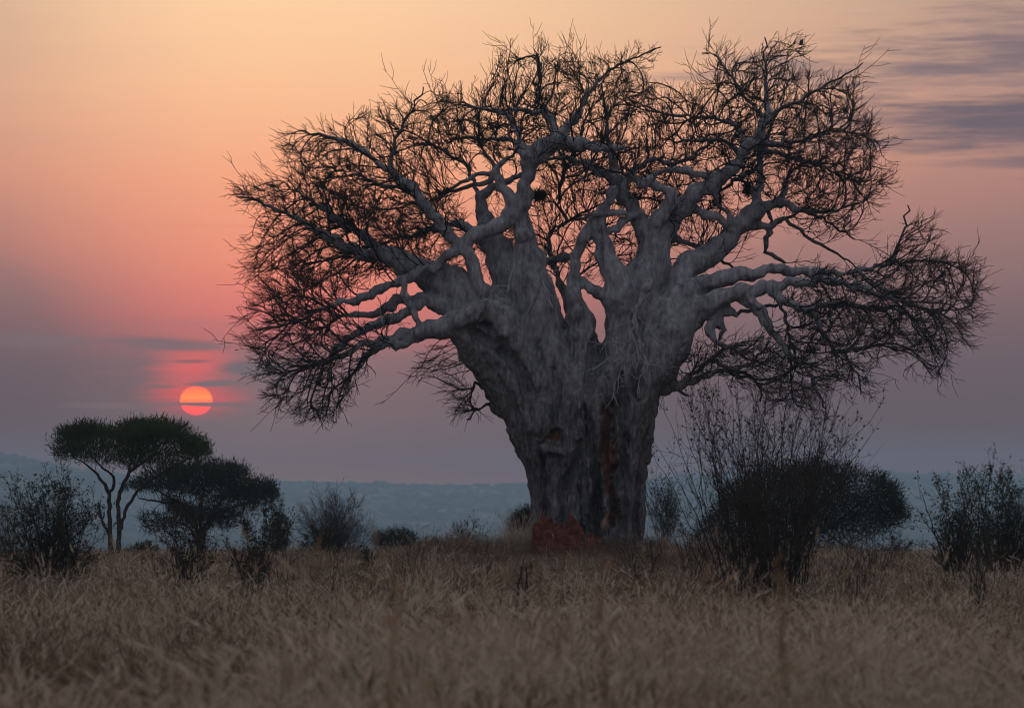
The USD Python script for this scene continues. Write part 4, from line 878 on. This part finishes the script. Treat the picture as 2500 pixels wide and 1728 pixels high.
def shrub(name, label, category, base, H, W, n_stems, seed, leafmat=None, stemmat=None, n_leaf=0, leaf=.05, side=(6, 10), twig=(3, 6), r0=.022, fan=1.0, gnarl=.10, leaf_from=.35, upright=.5, group=None, lean=0.0, side_len=.34, arch=0.0, start=.22, tuft=1, dome=False, foot=.06):
    """a many-stemmed shrub: every main stem a part with its twigs, and its leaves as one mass"""
    rg = np.random.default_rng(seed)
    t = thing(name, label, category, base, group=group)
    LP, LD = [], []
    for s in range(n_stems):
        ph = s * 2.399 + rg.uniform(-.4, .4); q = np.sqrt((s + .5) / n_stems)
        reach = q * W * .5 * fan * rg.uniform(.75, 1.1); hh = 1.14 * H * (1 - .26 * q * q) * rg.uniform(.74, 1.05) if not dome else 1.05 * H * math.sqrt(1 - .92 * q * q) * rg.uniform(.8, 1.05)
        end = np.array([math.cos(ph) * reach + lean * hh, math.sin(ph) * reach * .9, hh])
        root = np.array([math.cos(ph) * W * foot * q, math.sin(ph) * W * foot * q, -.05])
        mid = root + (end - root) * .5 + np.array([math.cos(ph), math.sin(ph), 0]) * reach * (-.14 + arch) + rg.normal(0, gnarl * H * .4, 3) * [1, 1, .3]
        if arch: mid[2] += arch * H * .3
        P = spline([np.append(root, r0), np.append(mid, r0 * .62), np.append(end, r0 * .2)], max(H / 14, .05)); P[1:, :3] += rg.normal(0, gnarl * .045 * H, (len(P) - 1, 3))
        P[:, 3] = r0 * rg.uniform(.7, 1.1) * (1 - .82 * np.linspace(0, 1, len(P)))
        main, fine = (P[:, :3], P[:, 3]), []
        dd = np.gradient(P[:, :3], axis=0); dd /= np.maximum(np.linalg.norm(dd, axis=1, keepdims=True), 1e-9)
        def grow(p, d, L, r, level):
            steps = 5 if level == 1 else 3
            pts = [p]
            for k in range(steps):
                d = d + rg.normal(0, gnarl * 1.6, 3) + [0, 0, .16 * upright - .35 * arch]; d /= np.linalg.norm(d); pts.append(pts[-1] + d * L / steps)
                if level == 1:
                    for _ in range(rg.poisson(rg.uniform(*twig) / steps)):
                        e = d + rg.normal(0, .6, 3); e /= np.linalg.norm(e); grow(pts[-1], e, L * rg.uniform(.22, .48), r * .6, 2)
            pts = np.array(pts); fine.append((pts, np.linspace(r, max(r * .4, .0035), len(pts))))
            if level == 2 or rg.random() < .5:
                for k in range(1, len(pts)):
                    for _ in range(tuft): LP.append(pts[k] + (rg.normal(0, .015 + .02 * (tuft > 1), 3))); LD.append(d)
        for _ in range(rg.integers(*side)):
            u = rg.uniform(start, .98); j = int(u * (len(P) - 1))
            e = dd[j] + rg.normal(0, .62, 3) + [0, 0, .25 * upright]; e /= np.linalg.norm(e)
            grow(P[j, :3].copy(), e, H * side_len * rg.uniform(.5, 1.2) * (1.15 - .6 * u), max(P[j, 3] * .55, .005), 1)
        for k in range(int(len(P) * .4), len(P)): LP.append(P[k, :3]); LD.append(dd[k])
        v, f = tubes([main]); p = part(t, 'stem', v, f, stemmat or M_stem, smooth=True)
        if fine: v, f = tubes(fine); part(p, 'twigs', v, f, stemmat or M_stem, kind='stuff')
    if n_leaf:
        LP, LD = np.array(LP), np.array(LD)
        ok = LP[:, 2] > leaf_from * H * .6
        LP, LD = LP[ok], LD[ok]
        i = rg.integers(0, len(LP), n_leaf)
        P = LP[i] + rg.normal(0, .02, (n_leaf, 3)); D_ = LD[i] * .5 + rg.normal(0, .7, (n_leaf, 3))
        L = leaf * rg.uniform(.6, 1.5, n_leaf)
        v, f = leaves_mesh(P, D_, L, L * rg.uniform(.38, .62, n_leaf), rg)
        part(t, 'leaves', v, f, leafmat or M_shrubleaf, kind='stuff')
    return t

def m_of(px, b): return px / F * b[1]       # pixels to metres at the distance of b

b = on_ground(130, 1472); shrub('leafy_shrub', 'tall dark leafy shrub near the left edge in front of the tall acacia', 'shrub', b, m_of(305, b), m_of(275, b), 24, 201, n_leaf=7500, foot=.14, leaf=.055, side=(11, 17), twig=(4, 8), r0=.03, fan=1.15, upright=.35, gnarl=.16, side_len=.34)
b = np.array([*at(14, 1340, 123.0)[:2], 0]); b[2] = ground_z(*b[:2]); shrub('grey_bush', 'hazy grey twiggy bush at the far left edge behind the leafy shrub', 'bush', b, 2.2, 2.6, 16, 202, n_leaf=900, leaf=.05, leafmat=M_dryleaf, stemmat=M_greywood, side=(9, 13), r0=.016)
b = on_ground(458, 1476); shrub('sparse_shrub', 'sparse twiggy shrub with a few dark leaves in front of the two acacias', 'shrub', b, m_of(251, b), m_of(190, b), 18, 203, n_leaf=1900, leaf=.055, leafmat=M_dryleaf, side=(6, 10), twig=(3, 6), r0=.02, gnarl=.13, upright=.4)
b = on_ground(622, 1488); shrub('sparse_shrub', 'thin brown leaved shrub below the right end of the lower acacia', 'shrub', b, m_of(236, b), m_of(210, b), 16, 204, n_leaf=1500, leaf=.06, leafmat=M_dryleaf, side=(5, 9), twig=(2, 5), r0=.017, gnarl=.12, leaf_from=.6)
b = np.array([*at(676, 1345, 119.0)[:2], 0]); b[2] = ground_z(*b[:2]); shrub('small_bush', 'small dark green upright bush just left of the round grey bush', 'bush', b, m_of(138, b), m_of(95, b), 18, 205, n_leaf=3200, leaf=.07, side=(8, 12), r0=.018, upright=.9)
b = np.array([*at(812, 1348, 121.0)[:2], 0]); b[2] = ground_z(*b[:2]); shrub('round_bush', 'round leafless grey bush on the skyline left of the baobab', 'bush', b, m_of(191, b), m_of(215, b), 60, 206, stemmat=M_greywood, n_leaf=900, leaf=.05, leafmat=M_dryleaf, side=(12, 18), twig=(5, 9), r0=.018, fan=1.05, gnarl=.13, side_len=.30, dome=True)
b = np.array([*at(778, 1350, 119.5)[:2], 0]); b[2] = ground_z(*b[:2]); shrub('low_green_bush', 'low green leafy bush at the foot of the round grey bush', 'bush', b, m_of(96, b), m_of(120, b), 14, 207, n_leaf=1700, leaf=.07, side=(7, 10), r0=.012, dome=True)
b = on_ground(893, 1412); shrub('low_green_bush', 'knee high dark green plant in the grass right of the round bush', 'plant', b, m_of(78, b), m_of(48, b), 10, 208, n_leaf=520, leaf=.075, side=(4, 7), r0=.010, dome=True)
b = np.array([*at(1135, 1340, 119.0)[:2], 0]); b[2] = ground_z(*b[:2]); shrub('wispy_bush', 'pale wispy grey bush on the rise left of the baobab', 'bush', b, m_of(88, b), m_of(130, b), 18, 209, stemmat=M_greywood, n_leaf=700, leaf=.05, leafmat=M_dryleaf, side=(6, 9), r0=.011, dome=True)
b = np.array([*at(1622, 1340, 119.5)[:2], 0]); b[2] = ground_z(*b[:2]); shrub('grey_bush', 'grey green leafy bush right beside the foot of the baobab', 'bush', b, m_of(166, b), m_of(112, b), 18, 210, stemmat=M_greywood, n_leaf=2300, leaf=.06, side=(9, 14), r0=.016, upright=.9)
b = on_ground(1868, 1488); shrub('tall_shrub', 'tallest many stemmed bare shrub before the round thorn tree', 'shrub', b, m_of(605, b), m_of(590, b), 84, 211, n_leaf=4200, leaf=.06, foot=.16, leafmat=M_dryleaf, side=(8, 13), twig=(2, 5), r0=.021, fan=1.12, gnarl=.12, leaf_from=.25, upright=.75, side_len=.20, start=.12)
b = on_ground(1900, 1481); shrub('arching_shrub', 'thin arching bare stems spreading out of the tall shrub', 'shrub', b, m_of(466, b), m_of(560, b), 9, 212, side=(4, 7), twig=(1, 3), r0=.014, arch=.10, gnarl=.05, side_len=.22, fan=1.0)
b = on_ground(2338, 1464); shrub('open_shrub', 'open branching shrub with a bare stem standing above it at the right', 'shrub', b, m_of(270, b), m_of(240, b), 17, 213, n_leaf=3600, leaf=.055, side=(8, 12), twig=(3, 6), r0=.032, gnarl=.15, upright=.5)
b = on_ground(2452, 1444); shrub('leafy_shrub', 'dense dark leafy shrub cut by the right edge of the picture', 'shrub', b, m_of(300, b), m_of(350, b), 28, 214, n_leaf=8500, foot=.14, leaf=.055, side=(11, 16), twig=(4, 8), r0=.026, upright=.55, gnarl=.14)
b = np.array([*at(2190, 1345, 120.0)[:2], 0]); b[2] = ground_z(*b[:2]); shrub('low_grey_bush', 'low blue grey bush between the tall shrub and the right hand shrubs', 'bush', b, m_of(88, b), m_of(130, b), 14, 215, stemmat=M_greywood, n_leaf=1300, leaf=.06, side=(6, 9), r0=.012, dome=True)
for (px, h, w, Yd, lab, sd) in [(1052, 26, 95, 175., 'low green bush half hidden behind the crest, left of two', 216), (1105, 22, 88, 182., 'low green bush half hidden behind the crest, right of two', 217), (350, 20, 90, 176., 'low bush behind the crest between the two acacias', 218)]:
    b = at(px, 1338, Yd); b[2] = ground_z(*b[:2]); H_ = EYE + (HORIZON - (1342 - h)) / F * Yd - b[2]
    shrub('crest_bush', lab, 'bush', b, H_, m_of(w, b), 22, sd, n_leaf=3000, leaf=.10, side=(9, 13), r0=.02, upright=.3, dome=True)

# dead stalks and weeds standing in the grass
for (px, py, h, w, n, lab, sd) in [(1278, 1512, 112, 26, 4, 'dark twisted dead stalk in the grass below the baobab', 231), (985, 1470, 110, 90, 3, 'thin bare forked weed leaning right in the grass', 232), (395, 1480, 180, 150, 2, 'long thin bare stem leaning left before the acacias', 233), (700, 1470, 150, 120, 5, 'loose bare weed right of the thin brown shrub', 234),
        (1570, 1440, 120, 160, 18, 'low dark bare bush in the grass left of the tall shrub', 235), (1690, 1420, 130, 170, 20, 'bare tangled bush at the left foot of the tall shrub', 236), (2130, 1425, 110, 210, 22, 'bare twiggy bush at the right foot of the tall shrub', 237), (2090, 1500, 110, 140, 14, 'dry twiggy weed in front of the tall shrub', 238), (2395, 1500, 130, 150, 16, 'dry dark weed below the open shrub', 239),
        (1010, 1405, 90, 70, 4, 'slim grey weed in the grass left of the baobab', 240), (1180, 1450, 80, 70, 4, 'small dead weed in the grass under the left limbs', 241), (60, 1450, 110, 90, 6, 'bare dark weed in the grass at the left edge', 242), (820, 1480, 120, 100, 5, 'fine dry weed in the middle of the grass', 243)]:
    b = on_ground(px, py + 25); shrub('dry_weed', lab, 'weed', b, m_of(h + 75, b), m_of(w, b), n, sd, side=(3, 6), twig=(1, 3), r0=.015 if sd != 231 else .034, gnarl=.16, n_leaf=30 if sd in (231, 235, 238) else 0, leafmat=M_dryleaf, upright=.7)

# ------------------------------------------------------------------ dry grass
def tuft(seed, blades, h, spread, width, heads, lean):
    rg = np.random.default_rng(seed); V, Fc = [], []
    def strip(P, w, side):
        n0 = sum(map(len, V)); k = len(P)
        V.append(np.concatenate([P - side * w[:, None] / 2, P + side * w[:, None] / 2]))
        i = np.arange(k - 1); Fc.append(np.concatenate([np.stack([i, i + k, i + k + 1], -1), np.stack([i, i + k + 1, i + 1], -1)]) + n0)
    for _ in range(blades):
        a = rg.uniform(0, 2 * np.pi); r = spread * math.sqrt(rg.random()); p = np.array([math.cos(a) * r, math.sin(a) * r, 0])
        hh = h * rg.uniform(.45, 1.1); a2 = a + rg.normal(0, .9); d = np.array([math.cos(a2), math.sin(a2), 0]); bend = lean * rg.uniform(.2, 1.6) * hh
        t = np.linspace(0, 1, 5); droop = rg.random() < .45
        P = p + np.outer(t ** 1.8, d) * bend + np.outer(t - (.5 * t ** 3 if droop else 0), [0, 0, 1]) * hh
        side = np.cross(d, [0, 0, 1]) * math.cos(rg.uniform(0, 6)) + d * .6; side /= np.linalg.norm(side)
        strip(P, width * rg.uniform(.6, 1.3) * np.array([1, .9, .75, .5, .12]), side)
        if rg.random() < heads:                       # a feathery seed head
            e = P[-1] - P[-2]; e /= np.linalg.norm(e); L = rg.uniform(.08, .17)
            for k in range(6):
                s2 = rg.normal(0, 1, 3); s2 = np.cross(e, s2); s2 /= np.linalg.norm(s2)
                strip(np.array([P[-1] - e * L * .2, P[-1] + e * L * .3, P[-1] + e * L]) + rg.normal(0, .007, (3, 3)), np.array([.002, rg.uniform(.0035, .007), .001]), s2)
    return np.concatenate(V), np.concatenate(Fc)

def grass_material(name, cols):
    return mat(name, {'g': ('geometry', {}), 'oi': ('object_info', {}), 'n': ('noise_texture', {'scale': .16, 'detail': 4}), 'a': ('math', {'math_type': 'multiply_add', 'value2': .26}), 'h': ('math', {'math_type': 'multiply_add', 'value2': .50}), 'q': ('math', {'math_type': 'multiply', 'value2': .30}),
        'c': ('rgb_ramp', {'ramp': [(.22, cols[0]), (.42, cols[1]), (.62, cols[2]), (.82, cols[3])]}), 'p': ('principled_bsdf', {'roughness': .75, 'specular_ior_level': .15}), 't': ('translucent_bsdf', {}), 'm': ('mix_closure', {'fac': .45})},
        [('g.position', 'n.vector'), ('oi.random', 'a.value1'), ('g.random_per_island', 'h.value1'), ('n.fac', 'q.value1'), ('q.value', 'h.value3'), ('h.value', 'a.value3'), ('a.value', 'c.fac'), ('c.color', 'p.base_color'), ('c.color', 't.color'), ('p.BSDF', 'm.closure1'), ('t.BSDF', 'm.closure2')], surface='m.closure')
rg0 = np.random.default_rng(5)
M_grass = grass_material('dry_grass', GRASS_COLS)
M_pale = grass_material('pale_grass', [(.36, .285, .215), (.56, .465, .37), (.72, .61, .48), (.84, .74, .60)])
M_gold = grass_material('golden_grass', [(.22, .15, .09), (.35, .25, .16), (.46, .35, .23), (.56, .45, .31)])
protos = [(*tuft(300 + k, 72, h * rg0.uniform(.85, 1.0), .21, w * .46, hd * .8, ln), M_grass) for k, (h, w, hd, ln) in enumerate([(.62, .0065, .3, .55), (.76, .006, .5, .4), (.55, .007, .15, .8), (.48, .0075, .1, 1.0), (.86, .006, .6, .4), (.6, .0065, .35, .65), (.42, .008, 0, 1.2), (.7, .0065, .35, .75)])]
protos += [(*tuft(320 + k, 66, h, .24, w * .42, hd, ln), mm) for k, (h, w, hd, ln, mm) in enumerate([(.86, .009, .8, .7, M_pale), (.70, .011, .5, 1.0, M_pale), (.88, .008, .8, .6, M_gold)])]
protos += [(*tuft(330 + k, 9, h, .16, .006, 1.0, ln), mm) for k, (h, ln, mm) in enumerate([(1.25, .22, M_pale), (1.1, .35, M_grass), (1.35, .3, M_gold)])]
M_dark = grass_material('dark_weed', [(.035, .022, .018), (.06, .042, .034), (.09, .066, .054), (.13, .10, .082)])
protos += [(*tuft(340 + k, 22, h, .22, w, 0, ln), M_dark) for k, (h, w, ln) in enumerate([(.66, .008, .5), (.8, .007, .4), (.5, .010, .8)])]
rg = np.random.default_rng(77)
P, S, I = [], [], []
for y0, y1, dens in [(17, 30, 10), (30, 50, 10), (50, 80, 9.5), (80, 122, 9), (122, 150, 4)]:
    wid = .172 * y1 + 1.5
    n = int((y1 - y0) * 2 * wid * dens)
    y = rg.uniform(y0, y1, n); x = rg.uniform(-wid, wid, n)
    ok = np.abs(x) < .172 * y + 1.5
    x, y = x[ok], y[ok]
    thick = meshkit.fbm(np.stack([x / 2.6, y / 3.4, 0 * x], -1), 3, 61)
    ok = rg.random(len(x)) < np.clip(.35 + 2.2 * (thick - .32), .25, 1); x, y, thick = x[ok], y[ok], thick[ok]
    P.append(np.column_stack([x, y, ground_z(x, y) - .02]))
    s = rg.uniform(.55, 1.25, len(x)) * (.45 + .95 * thick) * np.interp(y, [20, 45, 110], [1.0, .9, .72]); S.append(np.column_stack([s * 1.1, s * 1.1, s]))
    i = rg.integers(0, 8, len(x)); other = rg.random(len(x)) < np.interp(y, [24, 34, 50, 80], [1.25, .9, .4, .18]) * np.clip(4.0 * (meshkit.fbm(np.stack([x / 3.2, y / 5, 0 * x], -1), 3, 66) - .30), 0, 1)
    weedy = rg.random(len(x)) < np.interp(y, [22, 38, 60, 100, 120], [.03, .25, .55, .42, .2]) * np.clip(5 * (meshkit.fbm(np.stack([x / 4.5, y / 6, 0 * x], -1), 3, 71) - .44), 0, 1)
    tall = rg.random(len(x)) < .07
    I.append(np.where(tall & ~weedy, rg.integers(11, 14, len(x)), np.where(weedy, rg.integers(14, 17, len(x)), np.where(other, np.where(rg.random(len(x)) < .16, 10, rg.integers(8, 10, len(x))), i))))
n = 1100; x, y = rg.uniform(-4, 10, n), rg.uniform(105, 113.2, n)              # short trodden grass before the tree
P.append(np.column_stack([x, y, ground_z(x, y) - .02])); s = rg.uniform(.4, .75, n); S.append(np.column_stack([s * 1.3, s * 1.3, s])); I.append(rg.integers(0, 8, n))
P, S, I = np.concatenate(P), np.concatenate(S), np.concatenate(I)
dt = np.hypot(P[:, 0] - 2.7, (P[:, 1] - TREE_Y)); ok = dt > 1.9; P, S, I = P[ok], S[ok], I[ok]
instancer('dry_grass', protos, P, rg.random(len(P)) * 360, S, I, 'dense field of dry brown savanna grass', category='grass', tilt=np.column_stack([np.abs(rg.normal(0, .13, len(P))), rg.random(len(P)) * 6.28]))

# pale grass clump beside the mound, and tall golden stalks close to the camera
def clump(name, label, category, base, n, h, spread, width, heads, lean, seed, m, group=None):
    t = thing(name, label, category, base, group=group)
    v, f = tuft(seed, n, h, spread, width, heads, lean); part(t, 'blades', v, f, m, kind='stuff'); return t
b = at(1276, 1345, 113.2); b[2] = ground_z(*b[:2]); clump('grass_clump', 'pale fluffy grass clump left of the red termite mound', 'grass clump', b, 420, 1.25, .55, .012, .9, .35, 401, M_pale)
def plume(label, px, py_top, Y, seed, n=9, wide=.035):
    rg = np.random.default_rng(seed); x = (px - PW / 2) / F * Y; b = np.array([x, Y, float(ground_z(x, Y)) - .03]); h = at(px, py_top, Y)[2] - b[2]
    t = thing('grass_stalk', label, 'grass stalk', b)
    lean = rg.normal(0, .05, 2); tt = np.linspace(0, 1, 9); C = np.column_stack([lean[0] * h * tt ** 2, lean[1] * h * tt ** 2, h * tt])
    v, f = tubes([(C[:8], np.linspace(.005, .003, 8))]); part(t, 'stalk', v, f, M_gold)
    hv, hd = [], []
    for _ in range(n * 26):
        u = rg.uniform(.55, 1.0); c = np.array([np.interp(u, tt, C[:, k]) for k in range(3)]); d = rg.normal(0, .5, 3) + [0, 0, 1.1]
        hv.append(c + rg.normal(0, wide * math.sin(math.pi * (u - .5) * 1.05) * .5, 3) * [1, 1, .3]); hd.append(d)
    v, f = leaves_mesh(np.array(hv), np.array(hd), rg.uniform(.05, .11, len(hv)), rg.uniform(.006, .012, len(hv)), rg); part(t, 'seed_head', v, f, M_gold, kind='stuff')
for a in [('tallest golden grass stalk rising before the tall shrub', 1922, 1380, 21.5, 411, 6, .05), ('golden grass stalk right of the dead stalk in front of the tree', 1490, 1452, 21.0, 412, 5, .04), ('slender golden grass stalk left of the tree with its head above the grass', 938, 1440, 20.5, 413, 5, .03)]:
    plume(*a)

# ------------------------------------------------------------------ nests, the hanging broken wood and the bird
def nest(label, px, py, d, rx, rz, seed):
    rg = np.random.default_rng(seed); c = at(px, py, TREE_Y + d); t = thing('bird_nest', label, 'nest', c)
    m = trimesh.creation.icosphere(3, 1.0); p = np.array(m.vertices); p = p * (.8 + .4 * meshkit.fbm(p * 3 + seed, 3, seed))[:, None] * [rx, rx, rz]
    part(t, 'twig_ball', p, np.array(m.faces), M_twig)
    ch_ = []
    for _ in range(260):
        q = rg.normal(0, 1, 3); q /= np.linalg.norm(q); s = q * [rx, rx, rz] * rg.uniform(.6, 1.35); e = q + rg.normal(0, .9, 3); e /= np.linalg.norm(e); L = rg.uniform(.15, .4)
        ch_.append((np.array([s - e * L * .4, s + e * L * .2, s + e * L * .6]), np.array([.010, .009, .006])))
    v, f = tubes(ch_); part(t, 'loose_twigs', v, f, M_twig, kind='stuff')
nest('dark round twig nest in the gap left of the crown middle', 1318, 478, 1.0,   .22, .17, 501)
nest('dark hanging twig nest below the upper right limb', 1826, 462, 1.3, .13, .22, 502)

def bird():
    c = at(1957, 109, 114.0); t = thing('bird', 'small dark bird flying beside the topmost right twigs', 'bird', c, rz=15, scale=.72)
    m = trimesh.creation.icosphere(3, 1.0); p = np.array(m.vertices)
    p = p * np.column_stack([.115 * np.ones(len(p)), .045 * (1 - .5 * np.clip(p[:, 0], 0, 1)), .05 * (1 - .45 * np.clip(p[:, 0], 0, 1))])
    hd = trimesh.creation.icosphere(2, .032); hv = np.array(hd.vertices) + [-.115, 0, .02]
    beak = trimesh.creation.cone(.011, .04, sections=8); beak.apply_transform(trimesh.transformations.rotation_matrix(-math.pi / 2, [0, 1, 0])); beak.apply_translation([-.14, 0, .018])
    M_bird = mat('bird_feathers', {'n': ('noise_texture', {'scale': 30.0}), 'c': ('rgb_ramp', {'ramp': [(.3, (.010, .009, .010)), (.7, (.030, .026, .025))]}), 'p': ('principled_bsdf', {'roughness': .7})}, [('n.fac', 'c.fac'), ('c.color', 'p.base_color')])
    from manifold3d import Manifold, Mesh
    def mf(v, f): return Manifold(Mesh(np.asarray(v, np.float32), np.asarray(f, np.uint32)))
    body = mf(p, m.faces) + mf(hv, hd.faces)
    o = body.to_mesh(); part(t, 'body', o.vert_properties[:, :3], o.tri_verts, M_bird, smooth=True)
    part(t, 'beak', beak.vertices, beak.faces, M_bird)
    for s in (-1, 1):                                   # wings raised in flight: arm, then fanned flight feathers
        root = np.array([-.02, .03 * s, .03]); wrist = root + [-.03, .07 * s, .12]; tip = root + [.03, .11 * s, .25]
        pts = [root + [-.05, 0, 0], wrist + [-.02, 0, 0], tip, tip + [.035, -.01 * s, -.03], root * .5 + tip * .5 + [.075, -.015 * s, -.02], root + [.075, 0, .01]]
        a = np.array(pts); v = np.concatenate([a + [0, .004, 0], a - [0, .004, 0]]); k = len(a)
        f = [(0, i, i + 1) for i in range(1, k - 1)] + [(k, k + i + 1, k + i) for i in range(1, k - 1)] + [x for i in range(k) for x in ((i, k + i, (i + 1) % k), (k + i, k + (i + 1) % k, (i + 1) % k))]
        part(t, 'wing', v, f, M_bird)
    a = np.array([[.09, .02, 0], [.09, -.02, 0], [.20, -.045, -.01], [.185, 0, -.005], [.20, .045, -.01]]); v = np.concatenate([a + [0, 0, .004], a - [0, 0, .004]])
    f = [(0, 2, 1), (0, 3, 2), (0, 4, 3), (5, 6, 7), (5, 7, 8), (5, 8, 9)] + [x for i in range(5) for x in ((i, (i + 1) % 5, 5 + i), (5 + i, (i + 1) % 5, 5 + (i + 1) % 5))]
    part(t, 'tail', v, f, M_bird)
bird()
